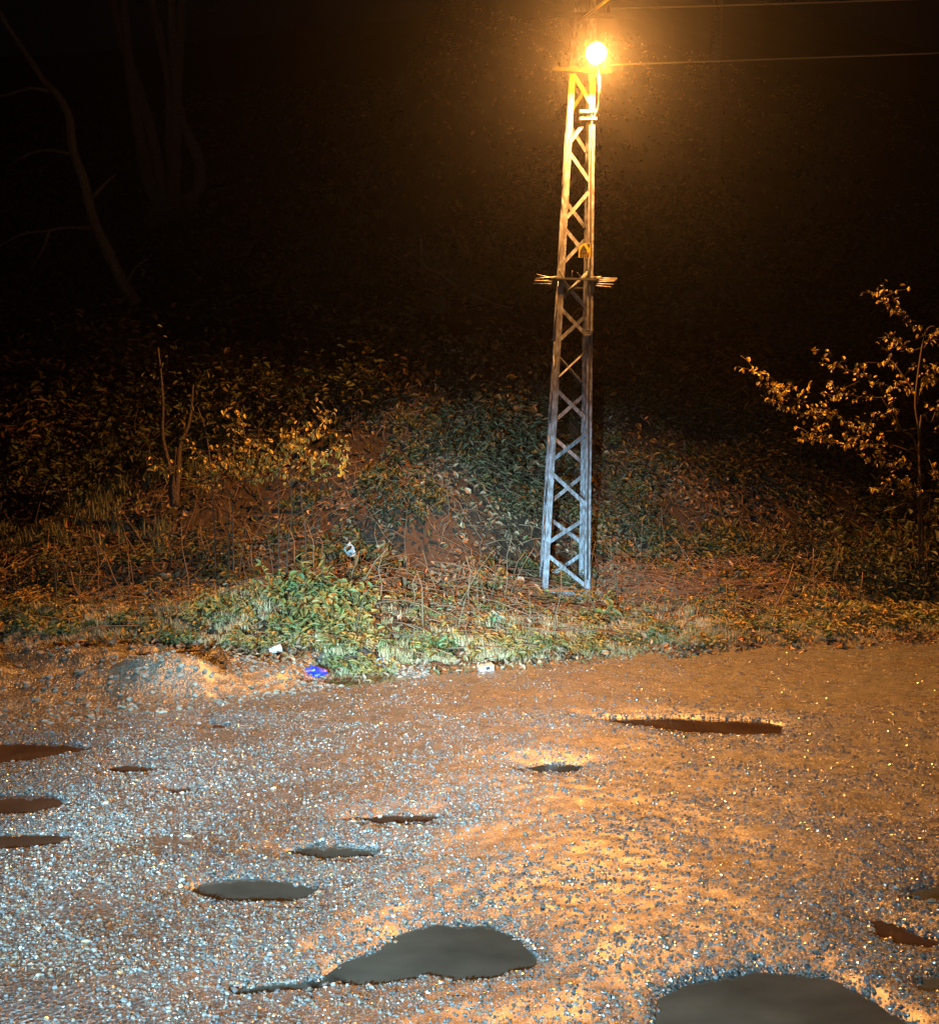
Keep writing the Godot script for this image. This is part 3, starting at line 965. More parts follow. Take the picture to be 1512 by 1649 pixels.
func build_shrub(stems: Array, branches: Array, base: Vector3, label: String, most: int, gap: float, radii: Array, twigs: int) -> void:
	var t := thing("shrub", label, "shrub", base, "")
	for i in stems.size():
		var foot := on_ground(stems[i][0], -stems[i][2], -0.05)
		limb(t, "stem", [foot.x, foot.y, foot.z] + stems[i], base, radii[0] * rng.randf_range(0.7, 1.1), radii[0] * 0.45, mats.twig, 5)
	var shapes := [leaf_mesh(0.34, 0.10, 0.12), leaf_mesh(0.38, 0.16, 0.22), leaf_mesh(0.3, 0.05, 0.05)]
	var tones := []
	for c in [[0.72, 0.55, 0.10], [0.66, 0.46, 0.07], [0.6, 0.5, 0.11], [0.70, 0.46, 0.10], [0.48, 0.44, 0.11]]:
		var m := plain(c[0], c[1], c[2], 0.5)
		m.backlight_enabled = true
		m.backlight = lin(0.35, 0.35, 0.35)
		tones.append(m)
	var spots := []
	for i in branches.size():
		var line := limb(t, "branch", branches[i], base, radii[1], radii[1] * 0.4, mats.twig, 5)
		var run := 0.0
		for k in line.size() - 1:
			var l: float = line[k].distance_to(line[k + 1])
			run += l
			while run > gap:
				run -= gap
				if float(k) / line.size() < 0.18: continue
				spots.append(line[k].lerp(line[k + 1], rng.randf()))
				if rng.randf() < 0.5: spots.append(line[k] + Vector3(rng.randf_range(-1, 1), rng.randf_range(-1, 1), rng.randf_range(-1, 1)) * 0.07)
	# fine side twigs, too thin to pick apart
	var fine := start()
	var origins := spots.duplicate()
	for k in twigs:
		var a: Vector3 = origins[rng.randi() % origins.size()]
		var dir := Vector3(rng.randf_range(-1, 1), rng.randf_range(-0.2, 1.0), rng.randf_range(-0.8, 0.8)).normalized()
		var l := rng.randf_range(0.15, 0.42)
		var b := a + dir * l * 0.5 + Vector3(0, 0.03, 0)
		var c := a + dir * l
		tube(fine, [a, b, c], 0.004, 0.002, 4)
		for j in 5: spots.append((a.lerp(b, rng.randf()) if j < 2 else b.lerp(c, rng.randf())) + Vector3(rng.randf_range(-1, 1), rng.randf_range(-1, 1), rng.randf_range(-1, 1)) * 0.02)
	part(t, "twigs", done(fine), mats.twig).set_meta("kind", "stuff")
	for k in range(spots.size() - 1, 0, -1):
		var j := rng.randi() % (k + 1)
		var keep: Vector3 = spots[k]
		spots[k] = spots[j]
		spots[j] = keep
	for k in mini(spots.size(), most):
		var size := rng.randf_range(0.055, 0.1)
		var b := Basis(Vector3.UP, rng.randf() * TAU) * Basis(Vector3.RIGHT, rng.randf_range(0.3, 1.5)) * Basis(Vector3.BACK, rng.randf_range(-0.6, 0.6))
		part(t, "leaf", shapes[rng.randi() % 3], tones[rng.randi() % 5], Transform3D(b.scaled(Vector3.ONE * size), spots[k] + Vector3(rng.randf_range(-1, 1), rng.randf_range(-1, 1), rng.randf_range(-1, 1)) * 0.035))
	if spots.size() > most:
		# past three hundred: the other leaves, joined
		var st := start()
		for k in range(most, spots.size()):
			st.set_color(Color(0.66, 0.47, 0.09) * rng.randf_range(0.6, 1.2))
			leaf_shape(st, Transform3D(random_basis().scaled(Vector3.ONE * rng.randf_range(0.045, 0.085)), spots[k] + Vector3(rng.randf_range(-1, 1), rng.randf_range(-1, 1), rng.randf_range(-1, 1)) * 0.06), 0.34, 0.1, 0.12)
		part(t, "foliage", done(st), mats.leaf).set_meta("kind", "stuff")

func crown_mesh(centers: Array, count: int, spread: float, size: float, wide := 0.3) -> ArrayMesh:
	var st := start()
	for k in count:
		var c: Vector3 = centers[rng.randi() % centers.size()]
		var off := Vector3(rng.randfn(0, 0.5), rng.randfn(0, 0.35), rng.randfn(0, 0.5)) * spread
		var tone := rng.randf_range(0.6, 1.25)
		st.set_color(Color(0.075, 0.10, 0.035).lerp(Color(0.14, 0.09, 0.04), rng.randf() * 0.6) * tone)
		leaf_shape(st, Transform3D(random_basis().scaled(Vector3.ONE * size * rng.randf_range(0.6, 1.3)), c + off), wide, 0.1, 0.2)
	return done(st)

func build_trees() -> void:
	# many-stemmed coppice high on the slope
	var base := Vector3(-9.1, bank_height(-9.1, 28.4) - 0.2, -28.4)
	var t := thing("coppice_tree", "pale many-stemmed tree rising from one stool high on the slope", "tree", base)
	var tops := []
	for i in COPPICE_STEMS.size():
		var line := limb(t, "trunk", COPPICE_STEMS[i], base, [0.25, 0.19, 0.22, 0.15, 0.21][i], 0.12, mats.pale_bark, 9)
		tops.append(line[-1] + Vector3(0, 0.6, 0))
		tops.append(line[-2] + Vector3(0.5, 1.4, 0.3))
	part(t, "stool", rock_mesh(0.7, 0.7, 44, 6, 10), mats.pale_bark, Transform3D(Basis().scaled(Vector3(0.75, 0.85, 0.6)), Vector3(0, 0.1, 0)))
	part(t, "crown", crown_mesh(tops, 900, 1.5, 0.22), mats.leaf)
	# leaning bare tree
	base = Vector3(-7.74, 6.4, -21.65)
	t = thing("leaning_tree", "bare crooked tree leaning out from the slope, with twisted side branches", "tree", base)
	limb(t, "trunk", LEANING_LIMBS[0], base, 0.15, 0.05, mats.pale_bark, 8)
	for i in range(1, LEANING_LIMBS.size()): limb(t, "branch", LEANING_LIMBS[i], base, 0.045, 0.014, mats.pale_bark, 6)
	# young forked trunk behind the golden shrub
	base = Vector3(-4.7, bank_height(-4.7, 14.8) - 0.15, -14.8)
	t = thing("forked_tree", "young forked grey trunk standing in the dark behind the golden shrub", "tree", base)
	var ends := []
	for i in SAPLING_STEMS.size():
		var line := limb(t, "trunk", SAPLING_STEMS[i], base, [0.05, 0.055, 0.03][i], 0.015, mats.bark, 7)
		if i < 2: ends.append_array([line[-1], line[-4]])
	part(t, "crown", crown_mesh(ends, 90, 0.6, 0.075), mats.dead)
	# a single straight trunk far up, beyond the lamp
	base = Vector3(8.7, bank_height(8.7, 33.0) - 0.3, -33.0)
	t = thing("straight_tree", "single straight trunk far up the slope beyond the overhead wires", "tree", base)
	var up := [Vector3.ZERO, Vector3(0.1, 1.6, 0), Vector3(-0.05, 3.4, 0), Vector3(0.1, 6.0, 0), Vector3(0.0, 9.0, 0)]
	part(t, "trunk", tube_mesh(smooth_line(up), 0.26, 0.14, 9, 0.06), mats.pale_bark)
	part(t, "crown", crown_mesh([up[4], up[4] + Vector3(1, 1, 0), up[4] + Vector3(-1, 0.6, 0.4)], 500, 1.6, 0.22), mats.leaf)
	# drooping evergreen sapling
	base = Vector3(-2.5, bank_height(-2.5, 20.4) - 0.1, -20.4)
	t = thing("evergreen_sapling", "dark drooping evergreen sapling with hanging leaf sprays on the slope", "tree", base)
	part(t, "trunk", tube_mesh([Vector3.ZERO, Vector3(0.1, 1.2, 0.1), Vector3(0.05, 2.9, 0.15)], 0.05, 0.015, 6), mats.bark)
	for k in 15:
		var y := 0.5 + 2.3 * k / 14.0
		var a := k * 2.4
		var l := 1.35 - 0.25 * absf(y - 1.6)
		var tip := Vector3(cos(a) * l, y + 0.05, sin(a) * l * 0.8)
		var root := Vector3(0.08, y, 0.1)
		var st := start()
		for j in 34:
			var f := rng.randf_range(0.25, 1.0)
			var p := root.lerp(tip, f) + Vector3(0, 0.22 * f - 0.3 * f * f, 0)
			st.set_color(Color(0.09, 0.105, 0.04) * rng.randf_range(0.7, 1.4))
			leaf_shape(st, Transform3D((Basis(Vector3.UP, rng.randf() * TAU) * Basis(Vector3.RIGHT, rng.randf_range(0.5, 1.3))).scaled(Vector3(0.1, 0.17, 0.2)), p), 0.3, 0.1, 0.3)
		part(t, "leaf_spray", done(st), mats.leaf).set_meta("kind", "stuff")
	# fallen limbs and the pale boulder beside them
	for i in FALLEN_LIMBS.size():
		if i == 1: continue
		var pts := points(FALLEN_LIMBS[i])
		base = pts[-1]
		var line := []
		for p in pts:
			var q: Vector3 = p
			q.z = -20.6
			line.append(q - Vector3(base.x, base.y, -20.6))
		single("fallen_branch", tube_mesh(smooth_line(line), 0.03, 0.015, 6, 0.1), mats.pale_bark, "bare pale branch reaching down the slope beside the boulder" if i == 0 else "short broken branch on the slope below the evergreen sapling", "branch", Vector3(base.x, base.y, -20.6))
	base = Vector3(-0.72, bank_height(-0.72, 20.6) + 0.1, -20.6)
	single("boulder", rock_mesh(0.9, 0.75, 51, 8, 12), mats.rock, "pale boulder lying on the dark slope beside a bare branch", "boulder", base).scale = Vector3(0.3, 0.27, 0.25)

func weed(base: Vector3, label: String, group: String, tall: float, wide: float, leaves: int, size: float, tones: Array, shapes: Array) -> void:
	var t := thing("leafy_weed", label, "weed", base, group)
	var stems := maxi(3, leaves / 5)
	var n := 0
	for s in stems:
		var a := TAU * s / stems + rng.randf_range(-0.4, 0.4)
		var reach := wide * rng.randf_range(0.35, 1.0)
		var tip := Vector3(cos(a) * reach, tall * rng.randf_range(0.6, 1.0), sin(a) * reach)
		var mid := tip * 0.5 + Vector3(0, tall * 0.15, 0)
		part(t, "stem", tube_mesh([Vector3(0, -0.03, 0), mid, tip], 0.006, 0.003, 4), mats.green_stem)
		for k in 5:
			if n >= leaves: break
			n += 1
			var f := 0.3 + 0.7 * (k + rng.randf()) / 5.0
			var p := (mid * (2 * f) if f < 0.5 else mid.lerp(tip, f * 2 - 1))
			var b := Basis(Vector3.UP, rng.randf() * TAU) * Basis(Vector3.RIGHT, rng.randf_range(-1.0, 0.9)) * Basis(Vector3.BACK, rng.randf_range(-0.7, 0.7))
			part(t, "leaf", shapes[rng.randi() % shapes.size()], tones[rng.randi() % tones.size()], Transform3D(b.scaled(Vector3.ONE * size * rng.randf_range(0.45, 1.3)), p))

func build_weeds() -> void:
	mats.green_stem = plain(0.10, 0.12, 0.05, 0.7)
	var tone := func(list):
		var out := []
		for c in list:
			var m := plain(c[0], c[1], c[2], 0.5)
			m.backlight_enabled = true
			m.backlight = lin(0.3, 0.3, 0.3)
			out.append(m)
		return out
	var green: Array = tone.call([[0.10, 0.19, 0.07], [0.07, 0.14, 0.05], [0.15, 0.22, 0.06], [0.22, 0.22, 0.05]])
	var yellow: Array = tone.call([[0.30, 0.24, 0.06], [0.24, 0.22, 0.07], [0.36, 0.22, 0.05], [0.14, 0.17, 0.06]])
	var pale: Array = tone.call([[0.26, 0.34, 0.22], [0.18, 0.30, 0.14], [0.4, 0.42, 0.3]])
	var shapes := [leaf_mesh(0.36, 0.1, 0.15), leaf_mesh(0.42, 0.14, 0.1), leaf_mesh(0.3, 0.08, 0.25)]
	for p in [[-1.9, 10.75], [-1.55, 10.5], [-2.2, 10.6], [-1.75, 11.1], [-1.3, 10.75], [-1.95, 10.3], [-1.5, 10.15]]:
		weed(on_ground(p[0], p[1]), "broad-leaved green and yellow weed growing on the hump below the golden shrub", "weeds on the hump", 0.46, 0.34, 26, 0.095, green, shapes)
	for p in [[-3.3, 10.5], [-2.95, 10.25], [-2.6, 10.35]]:
		weed(on_ground(p[0], p[1]), "small-leaved dusty weed on the low bank above the grey spoil heap", "weeds on the low bank", 0.32, 0.28, 24, 0.07, yellow, shapes)
	for p in [[5.0, 12.3], [5.4, 12.5], [5.75, 12.4], [6.1, 12.8], [4.7, 12.6]]:
		weed(on_ground(p[0], p[1]), "spreading yellow-green weed at the road edge below the taller golden shrub", "weeds at the road edge", 0.28, 0.36, 26, 0.095, yellow, shapes)
	weed(on_ground(0.28, 11.3), "upright pale-leaved young plant between the olive puddle and the pole", "", 0.30, 0.1, 8, 0.14, pale, shapes)
	weed(on_ground(1.76, 12.0), "young plant with few large green leaves just in front of the lattice pole", "", 0.28, 0.14, 9, 0.17, pale + green, shapes)
	weed(on_ground(1.1, 13.6), "small yellow-green plant at the foot of the pole, beside its outer leg", "", 0.22, 0.12, 10, 0.12, green, shapes)
	weed(on_ground(1.72, 13.55), "small broad-leaved plant covering the foot of the pole's inner leg", "", 0.26, 0.12, 12, 0.12, yellow, shapes)

func build_bushes() -> void:
	# leafy bushes on the slope, from three shapes
	var protos := []
	for k in 3:
		var st := start()
		for j in 380:
			var v := Vector3(rng.randfn(0, 0.5), absf(rng.randfn(0.5, 0.32)), rng.randfn(0, 0.4))
			st.set_color(Color(0.075, 0.10, 0.05).lerp(Color(0.12, 0.11, 0.06), rng.randf()) * rng.randf_range(0.6, 1.3))
			leaf_shape(st, Transform3D(random_basis(0.3).scaled(Vector3.ONE * rng.randf_range(0.06, 0.19)), v), 0.34, 0.1, 0.15)
		var foliage := done(st)
		st = start()
		for j in 9: tube(st, [Vector3(0, -0.1, 0), Vector3(rng.randf_range(-0.3, 0.3), 0.4, rng.randf_range(-0.2, 0.2)), Vector3(rng.randf_range(-0.7, 0.7), rng.randf_range(0.7, 1.1), rng.randf_range(-0.5, 0.5))], 0.01, 0.004, 4)
		protos.append([foliage, done(st)])
	# the tangle of brush between them, which reads as one mass
	for k in 3:
		var xfs := []
		var cols := []
		for j in 170:
			var s := rng.randf_range(5.2, 17.0)
			var x := rng.randf_range(-0.6, 0.6) * (s + 11.5)
			var d := bank_toe(x) + s
			if patch_noise.get_noise_2d(x * 5.0 + 200.0, d * 5.0) < 0.04 or x > -5.2 and x < -1.0 and d < 16.5: continue
			var size := rng.randf_range(0.4, 1.15) * (0.75 + 0.04 * s)
			xfs.append(Transform3D(Basis(Vector3.UP, rng.randf() * TAU).scaled(Vector3(size, size * rng.randf_range(0.6, 1.1), size)), on_ground(x, d, -0.05)))
			cols.append(Color(1.0, 1.0, 1.0).lerp(Color(1.9, 1.05, 0.75), rng.randf()) * rng.randf_range(0.6, 1.4))
		tag(scatter(self, "undergrowth", protos[k][0], mats.dead, xfs, cols), "tangled dark undergrowth covering the slope", "undergrowth", "", "stuff")
	var n := 0
	for b in [[-3.7, 17.3, 1.1, 0, "ivy-green bush on the slope above the golden shrub's top"], [-2.4, 17.8, 1.0, 1, "grey-green bush on the slope below the evergreen sapling"], [-4.9, 18.2, 0.9, 2, "low dark bush on the slope below the leaning tree"],
		[-6.9, 15.8, 0.9, 1, "ragged grassy-looking bush on the slope beneath the leaning tree's roots"], [-7.6, 16.6, 1.0, 0, "dim bush higher up behind the ragged grassy-looking one"], [-0.4, 16.4, 0.8, 2, "dark bush on the slope just behind the pole's braces"],
		[3.2, 19.6, 1.2, 0, "dim bush on the slope behind the pole's ladder guard"], [4.4, 19.2, 0.9, 1, "dark bush on the slope between the pole and the taller shrub"], [-3.6, 13.9, 0.55, 2, "low rusty-leaved bush at the foot of the golden shrub"], [-5.6, 12.6, 0.6, 1, "low pale-leaved bush at the edge of the dead-leaf bank"],
		[6.2, 15.2, 0.8, 0, "bush of small leaves under the taller golden shrub"], [5.2, 16.0, 0.6, 2, "small leafy bush among dead leaves beside the taller golden shrub"],
		[7.0, 14.4, 1.0, 1, "dense bush crowding the foot of the taller golden shrub from behind"], [6.2, 13.9, 0.75, 2, "leafy bush in front of the taller golden shrub's stem"], [7.4, 15.6, 1.3, 0, "tall bush on the slope behind the taller golden shrub"], [2.9, 16.6, 0.8, 2, "low bush on the slope right behind the foot of the pole"], [-1.2, 14.9, 0.7, 0, "low bush beside the pale torn rag on the bank"], [-5.6, 16.4, 1.1, 2, "shaggy bush behind the young forked trunk"]]:
		var t := thing("bush", b[4], "bush", on_ground(b[0], b[1], -0.03), "bushes on the slope")
		t.rotation.y = n * 1.7
		t.scale = Vector3.ONE * b[2]
		part(t, "foliage", protos[b[3]][0], mats.dead if n in [8, 11] else mats.leaf)
		part(t, "stem", protos[b[3]][1], mats.twig)
		n += 1

# ---------------------------------------------------------------- ground cover
func litter_color() -> Color:
	var t := rng.randf()
	var c := Color(0.15, 0.09, 0.05)
	if t < 0.25: c = Color(0.24, 0.155, 0.09)
	elif t < 0.40: c = Color(0.34, 0.25, 0.16)
	elif t < 0.46: c = Color(0.26, 0.11, 0.04)
	elif t < 0.60: c = Color(0.13, 0.12, 0.05)
	return c * rng.randf_range(0.6, 1.6)

func build_litter() -> void:
	var shapes := [leaf_mesh(0.3, 0.14, 0.18), leaf_mesh(0.36, 0.2, -0.12), leaf_mesh(0.22, 0.1, 0.3)]
	var xfs := [[], [], []]
	var cols := [[], [], []]
	for band in [[-0.35, 3.5, 26000, 0.04, 0.10], [3.0, 10.5, 56000, 0.07, 0.16], [10.0, 42.0, 36000, 0.10, 0.22]]:
		for n in band[2]:
			var s := rng.randf_range(band[0], band[1])
			var x := rng.randf_range(-0.62, 0.6) * (s + 11.5)
			var d := bank_toe(x) + s
			if s < 3.0 and rng.randf() > 0.35 + 0.9 * patch_noise.get_noise_2d(x * 12.0, d * 14.0) + 0.15 * s: continue
			if s >= 3.0 and rng.randf() > 0.6 + 1.4 * patch_noise.get_noise_2d(x * 9.0 + 33.0, d * 9.0): continue
			if x > -5.2 and x < -1.0 and d > 13.3 and d < 17.0 and rng.randf() < 0.6: continue
			var size := rng.randf_range(band[3], band[4])
			var b := slope_basis(x, d) * random_basis(0.2)
			var k := rng.randi() % 3
			xfs[k].append(Transform3D(b.scaled(Vector3.ONE * size), on_ground(x, d, rng.randf_range(0.0, 0.05))))
			cols[k].append(litter_color())
	var g := Node3D.new()
	g.name = "leaf_litter"
	add_child(g)
	tag(g, "brown dead leaves carpeting the bank", "leaf litter", "", "stuff")
	for k in 3: tag(scatter(g, "dead_leaves", shapes[k], mats.dead, xfs[k], cols[k]), "", "", "", "stuff")

func build_twigs() -> void:
	var st := start()
	tube(st, [Vector3(0, 0, 0), Vector3(0.03, 0.02, 0.35), Vector3(-0.02, 0.03, 0.7), Vector3(0.03, 0, 1)], 0.010, 0.004, 4)
	var stick := done(st)
	var xfs := []
	var cols := []
	for n in 5200:
		var s := rng.randf_range(0.6, 9.5)
		var x := rng.randf_range(-0.6, 0.6) * (s + 11.5)
		var d := bank_toe(x) + s
		var l := rng.randf_range(0.25, 0.9)
		var b := slope_basis(x, d) * Basis(Vector3.UP, rng.randf() * TAU) * Basis(Vector3.RIGHT, -rng.randf_range(-0.05, 0.25))
		if rng.randf() < 0.05:
			b = Basis(Vector3.UP, rng.randf() * TAU) * Basis(Vector3.RIGHT, -rng.randf_range(0.9, 1.6))
			l *= 1.2
		var thick := rng.randf_range(0.5, 1.1)
		xfs.append(Transform3D(b.scaled_local(Vector3(thick, thick, l)), on_ground(x, d, 0.02)))
		cols.append(Color(0.15, 0.10, 0.06) * rng.randf_range(0.6, 1.8))
	# a drift of reddish fallen sprays just behind the foot of the pole
	for n in 420:
		var x := rng.randf_range(0.2, 4.2)
		var d := 13.2 + 0.25 * x + rng.randfn(0, 0.5)
		var b := slope_basis(x, d) * Basis(Vector3.UP, PI / 2 + rng.randfn(0, 0.7)) * Basis(Vector3.RIGHT, -rng.randf_range(-0.03, 0.12))
		xfs.append(Transform3D(b.scaled_local(Vector3(0.6, 0.6, rng.randf_range(0.4, 1.0))), on_ground(x, d, rng.randf_range(0.02, 0.10))))
		cols.append(Color(0.17, 0.095, 0.055) * rng.randf_range(0.5, 1.4))
	var m := plain(1, 1, 1, 0.8)
	m.vertex_color_use_as_albedo = true
	m.albedo_color = Color.WHITE
	var o := scatter(self, "twigs", stick, m, xfs, cols)
	tag(o, "fallen twigs and dry stalks on the bank", "twigs", "", "stuff")

func build_grass() -> void:
	var tufts := []
	for v in 3:
		var st := start()
		for k in 22:
			var a := rng.randf() * TAU
			var h := rng.randf_range(0.4, 1.0)
			var lean := rng.randf_range(0.15, 0.75) * h
			var p := Vector3(rng.randf_range(-0.3, 0.3), 0, rng.randf_range(-0.3, 0.3))
			var dir := Vector3(cos(a), 0, sin(a))
			var side := Vector3(-dir.z, 0, dir.x) * 0.035
			var m := p + dir * lean * 0.35 + Vector3(0, h * 0.6, 0)
			var tip := p + dir * lean + Vector3(0, h, 0)
			quad(st, p - side, p + side, m + side * 0.7, m - side * 0.7)
			st.add_vertex(m - side * 0.7); st.add_vertex(m + side * 0.7); st.add_vertex(tip)
		tufts.append(done(st))
	var xfs := [[], [], []]
	var cols := [[], [], []]
	for n in 15000:
		var s := rng.randf_range(-0.12, 1.3) if n % 4 else rng.randf_range(1.0, 2.4)
		var x := rng.randf_range(-0.6, 0.6) * (s + 11.5)
		var d := bank_toe(x) + s
		var pn := patch_noise.get_noise_2d(x * 18.0, d * 24.0)
		if rng.randf() > 0.5 - 0.15 * s + 1.2 * pn: continue
		var h := rng.randf_range(0.035, 0.12) * (1.0 + 0.7 * pn) * smoothstep(-0.4, 0.6, s)
		var k := rng.randi() % 3
		xfs[k].append(Transform3D(Basis(Vector3.UP, rng.randf() * TAU).scaled(Vector3(h * 1.3, h, h * 1.3)), on_ground(x, d)))
		var c := Color(0.52, 0.45, 0.27).lerp(Color(0.22, 0.25, 0.10), clampf(0.3 + 1.1 * patch_noise.get_noise_2d(x * 8.0 + 70.0, d * 9.0) + rng.randf_range(-0.3, 0.3), 0, 1))
		cols[k].append(c * rng.randf_range(0.7, 1.25))
	# taller rank grass on the dim slope
	for n in 500:
		var x := rng.randf_range(-9.0, -4.6)
		var d := rng.randf_range(14.2, 17.5)
		if patch_noise.get_noise_2d(x * 10.0, d * 10.0) < -0.05: continue
		var h := rng.randf_range(0.15, 0.4)
		var k := rng.randi() % 3
		xfs[k].append(Transform3D(Basis(Vector3.UP, rng.randf() * TAU).scaled(Vector3(h, h, h)), on_ground(x, d)))
		cols[k].append(Color(0.20, 0.21, 0.12) * rng.randf_range(0.7, 1.2))
	var g := Node3D.new()
	g.name = "grass"
	add_child(g)
	tag(g, "dry straw-coloured and green grass along the road edge", "grass", "", "stuff")
	for k in 3: tag(scatter(g, "tufts", tufts[k], mats.leaf, xfs[k], cols[k]), "", "", "", "stuff")
	# low broad-leaved ground cover behind the grass
	var plants := []
	for v in 3:
		var st := start()
		for k in 13:
			var a := rng.randf() * TAU
			var r := rng.randf_range(0.1, 0.75)
			leaf_shape(st, Transform3D((Basis(Vector3.UP, rng.randf() * TAU) * Basis(Vector3.RIGHT, rng.randf_range(-0.6, 0.7))).scaled(Vector3.ONE * rng.randf_range(0.35, 0.7)), Vector3(cos(a) * r, rng.randf_range(0.1, 0.9), sin(a) * r)), 0.36, 0.12, 0.15)
		plants.append(done(st))
	xfs = [[], [], []]
	cols = [[], [], []]
	for n in 9000:
		var s := rng.randf_range(0.15, 3.2)
		var x := rng.randf_range(-0.6, 0.6) * (s + 11.5)
		var d := bank_toe(x) + s
		var pn := patch_noise.get_noise_2d(x * 11.0 + 20.0, d * 17.0)
		var hump := exp(-pow((x + 1.8) / 0.8, 2) - pow((d - 10.6) / 0.6, 2)) + exp(-pow((x - 5.4) / 0.9, 2) - pow((d - 12.6) / 0.5, 2))
		if rng.randf() > 0.36 - 0.13 * s + 1.1 * pn + 0.5 * hump: continue
		var h := rng.randf_range(0.07, 0.15) * (1.0 + 0.3 * hump)
		var k := rng.randi() % 3
		xfs[k].append(Transform3D((slope_basis(x, d) * Basis(Vector3.UP, rng.randf() * TAU)).scaled(Vector3(h, h, h)), on_ground(x, d)))
		var q := clampf(0.45 + 1.2 * patch_noise.get_noise_2d(x * 13.0, d * 13.0 + 40.0) + rng.randf_range(-0.35, 0.35), 0, 1)
		cols[k].append(Color(0.13, 0.19, 0.07).lerp(Color(0.40, 0.24, 0.06), q) * rng.randf_range(0.65, 1.25))
	# scattered green on the leaf-covered slope
	for n in 2600:
		var x := rng.randf_range(-8.0, 9.0)
		var s := rng.randf_range(3.0, 9.0)
		var d := bank_toe(x) + s
		if patch_noise.get_noise_2d(x * 9.0, d * 9.0 + 10.0) < 0.08: continue
		var h := rng.randf_range(0.1, 0.24)
		var k := rng.randi() % 3
		xfs[k].append(Transform3D((slope_basis(x, d) * Basis(Vector3.UP, rng.randf() * TAU)).scaled(Vector3(h, h, h)), on_ground(x, d)))
		cols[k].append(Color(0.09, 0.115, 0.045).lerp(Color(0.2, 0.15, 0.05), rng.randf()) * rng.randf_range(0.6, 1.2))
	g = Node3D.new()
	g.name = "ground_cover_weeds"
	add_child(g)
	tag(g, "low green and orange-leaved weeds covering the verge", "weeds", "", "stuff")
	for k in 3: tag(scatter(g, "weeds", plants[k], mats.leaf, xfs[k], cols[k]), "", "", "", "stuff")

# ---------------------------------------------------------------- rubbish on the verge
func crumpled(size: Vector3, seed_: int, rows := 10) -> ArrayMesh:
	var n := FastNoiseLite.new()
	n.seed = seed_
	n.frequency = 1.2
	var st := start(false)
	var p := []
	for j in rows + 1:
		var row := []
		var th := PI * j / rows
		for i in 14:
			var ph := TAU * i / 14
			var v := Vector3(sin(th) * cos(ph), cos(th), sin(th) * sin(ph))
			v *= 1.0 + 0.75 * n.get_noise_3dv(v * 2.3) + 0.35 * n.get_noise_3dv(v * 6.0)
			v.y = maxf(v.y, -0.3)
			row.append(v * size)
		p.append(row)
	for j in rows:
		for i in 14:
			quad(st, p[j][i], p[j][(i + 1) % 14], p[j + 1][(i + 1) % 14], p[j + 1][i])
	return done(st)

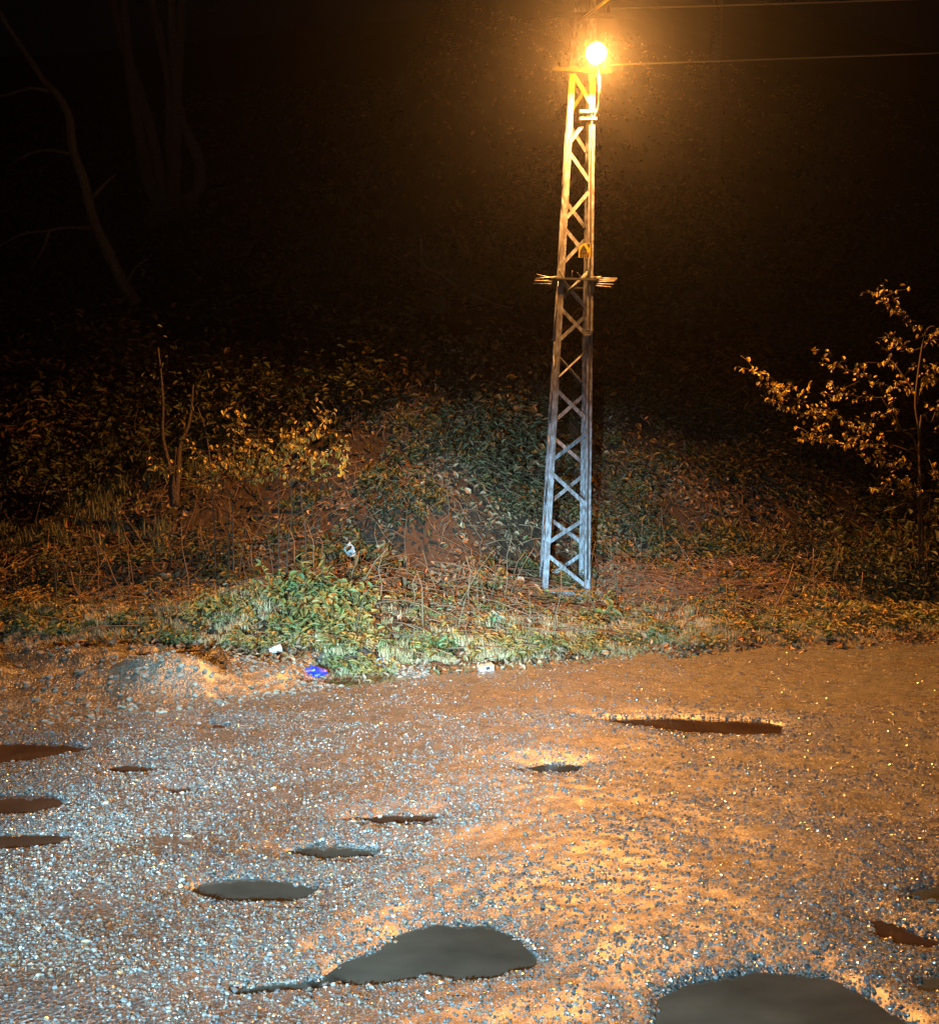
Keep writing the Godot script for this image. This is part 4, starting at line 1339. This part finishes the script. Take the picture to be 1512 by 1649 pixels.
func build_rubbish() -> void:
	single("plastic_bag", crumpled(Vector3(0.115, 0.06, 0.08), 61), plain(0.02, 0.04, 0.42, 0.4), "crumpled bright blue plastic bag at the road edge by the olive puddle", "plastic bag", on_ground(-1.5, 8.98, 0.02))
	single("plastic_bag", crumpled(Vector3(0.10, 0.05, 0.06), 62), plain(0.22, 0.26, 0.36, 0.4), "flattened grey-blue plastic scrap at the grass edge behind the olive puddle", "plastic bag", on_ground(-0.9, 9.6, 0.015))
	single("plastic_bag", crumpled(Vector3(0.10, 0.14, 0.07), 63), plain(0.42, 0.48, 0.52, 0.5), "pale torn plastic rag caught on the bank beside the golden shrub", "plastic bag", on_ground(-1.86, 14.4, 0.06))
	# paper cup on its side
	var cup := thing("paper_cup", "white paper cup lying on its side in the grass edge near the blue bag", "cup", on_ground(-1.96, 9.4, 0.035))
	cup.rotation = Vector3(0.12, 0.5, -1.35)
	var st := start()
	var rim := []
	for k in 16:
		var a := TAU * k / 16
		var b := TAU * (k + 1) / 16
		quad(st, Vector3(cos(a) * 0.03, -0.06, sin(a) * 0.03), Vector3(cos(b) * 0.03, -0.06, sin(b) * 0.03), Vector3(cos(b) * 0.042, 0.06, sin(b) * 0.042), Vector3(cos(a) * 0.042, 0.06, sin(a) * 0.042))
		for p in [Vector3(0, -0.06, 0), Vector3(cos(b) * 0.03, -0.06, sin(b) * 0.03), Vector3(cos(a) * 0.03, -0.06, sin(a) * 0.03)]: st.add_vertex(p)
		rim.append(Vector3(cos(a) * 0.0425, 0.06, sin(a) * 0.0425))
	rim.append(rim[0])
	part(cup, "wall", done(st), plain(0.48, 0.46, 0.42, 0.6))
	part(cup, "rim", tube_mesh(rim, 0.003, 0.003, 5), plain(0.5, 0.48, 0.44, 0.6))
	# crushed carton with a dark opening
	var carton := thing("carton", "small crushed white carton with a dark hole lying on the road edge", "carton", on_ground(0.16, 9.38, 0.03))
	carton.rotation = Vector3(0.1, 0.35, 0.12)
	st = start(false)
	var c := []
	for i in 8: c.append(Vector3((0.075 if i & 1 else -0.075), (0.032 if i & 2 else -0.03), (0.045 if i & 4 else -0.045)) + Vector3(rng.randf_range(-0.012, 0.012), rng.randf_range(-0.012, 0.004), rng.randf_range(-0.01, 0.01)))
	for f in [[0, 2, 3, 1], [4, 5, 7, 6], [0, 1, 5, 4], [2, 6, 7, 3], [0, 4, 6, 2], [1, 3, 7, 5]]: quad(st, c[f[3]], c[f[2]], c[f[1]], c[f[0]])
	part(carton, "box", done(st), plain(0.40, 0.34, 0.30, 0.6))
	st = start(false)
	box(st, Vector3(0.01, 0.0, 0.046), Vector3(0.02, 0, 0), Vector3(0, 0.014, 0), Vector3(0, 0, 0.004))
	part(carton, "opening", done(st), plain(0.03, 0.03, 0.03, 0.8))
	# two roots creeping over the dirt shelf
	for r in [[[-4.6, 9.5], [-4.1, 9.75], [-3.6, 9.6], [-3.1, 9.8], "thin brown root snaking over the dirt shelf under the low bank"], [[-4.4, 8.9], [-3.9, 9.15], [-3.2, 9.05], [-2.6, 9.2], "thin brown root snaking over the dirt between the spoil ridges"]]:
		var pts := []
		var o := on_ground(r[0][0], r[0][1])
		for k in 4: pts.append(on_ground(r[k][0], r[k][1], 0.03 if k % 2 else 0.015) - o)
		single("root", tube_mesh(smooth_line(pts, 6), 0.018, 0.008, 6, 0.2), mats.twig, r[4], "root", o)

# ---------------------------------------------------------------- light and air, tuned here
const SODIUM := Color(1.0, 0.385, 0.085)
const HEADLIGHT := Color(0.56, 0.94, 1.14)
const LAMP_DIP := -1.1
const LAMP_ENERGY := 285.0
const LENS_GLOW := 850.0
const SPILL_ENERGY := 68.0
const CORE_ENERGY := 250.0

func _ready() -> void:
	rng.seed = 20240
	rough_noise.seed = 3
	rough_noise.frequency = 0.2
	rough_noise.fractal_octaves = 3
	patch_noise.seed = 8
	patch_noise.frequency = 0.08
	patch_noise.fractal_octaves = 4
	var cam := Camera3D.new()
	cam.name = "camera"
	cam.position = Vector3(0, 1.6, 0)
	cam.fov = rad_to_deg(2.0 * atan(824.5 / 1500.0))
	cam.near = 0.05
	cam.far = 400.0
	cam.current = true
	add_child(cam)
	var sky_mat := ProceduralSkyMaterial.new()
	sky_mat.sky_top_color = Color(0.02, 0.022, 0.03)
	sky_mat.sky_horizon_color = Color(0.035, 0.03, 0.03)
	sky_mat.ground_bottom_color = Color(0.01, 0.01, 0.01)
	sky_mat.ground_horizon_color = Color(0.02, 0.018, 0.018)
	var sky := Sky.new()
	sky.sky_material = sky_mat
	var env := Environment.new()
	env.background_mode = Environment.BG_SKY
	env.sky = sky
	env.background_energy_multiplier = 0.25
	env.tonemap_mode = Environment.TONE_MAPPER_LINEAR
	env.tonemap_exposure = 1.0
	env.sdfgi_enabled = true
	env.ssao_enabled = true
	env.ssil_enabled = true
	env.volumetric_fog_enabled = true
	env.volumetric_fog_density = 0.0004   # thin night mist that catches the lamp's light
	env.volumetric_fog_anisotropy = 0.9
	env.volumetric_fog_albedo = Color(0.95, 0.95, 0.95)
	var world := WorldEnvironment.new()
	world.name = "world"
	world.environment = env
	add_child(world)

	make_materials()
	prepare_pools()
	build_ground()
	build_puddles()
	build_gravel()
	build_pole()
	build_lamp()
	build_sign()
	build_wires()
	build_car()
	build_trees()
	build_shrub(SHRUB_A_STEMS, SHRUB_A_BRANCHES, Vector3(-3.35, 0.76, -13.2), "golden-leaved shrub with thin stems spreading low arms over the dead-leaf bank", 290, 0.045, [0.014, 0.008], 70)
	build_shrub(SHRUB_B_STEMS, SHRUB_B_BRANCHES, Vector3(6.8, 0.25, -13.9), "taller golden-leaved shrub with long outstretched branches above the road edge", 295, 0.055, [0.024, 0.010], 110)
	build_weeds()
	build_bushes()
	build_litter()
	build_twigs()
	build_grass()
	build_rubbish()
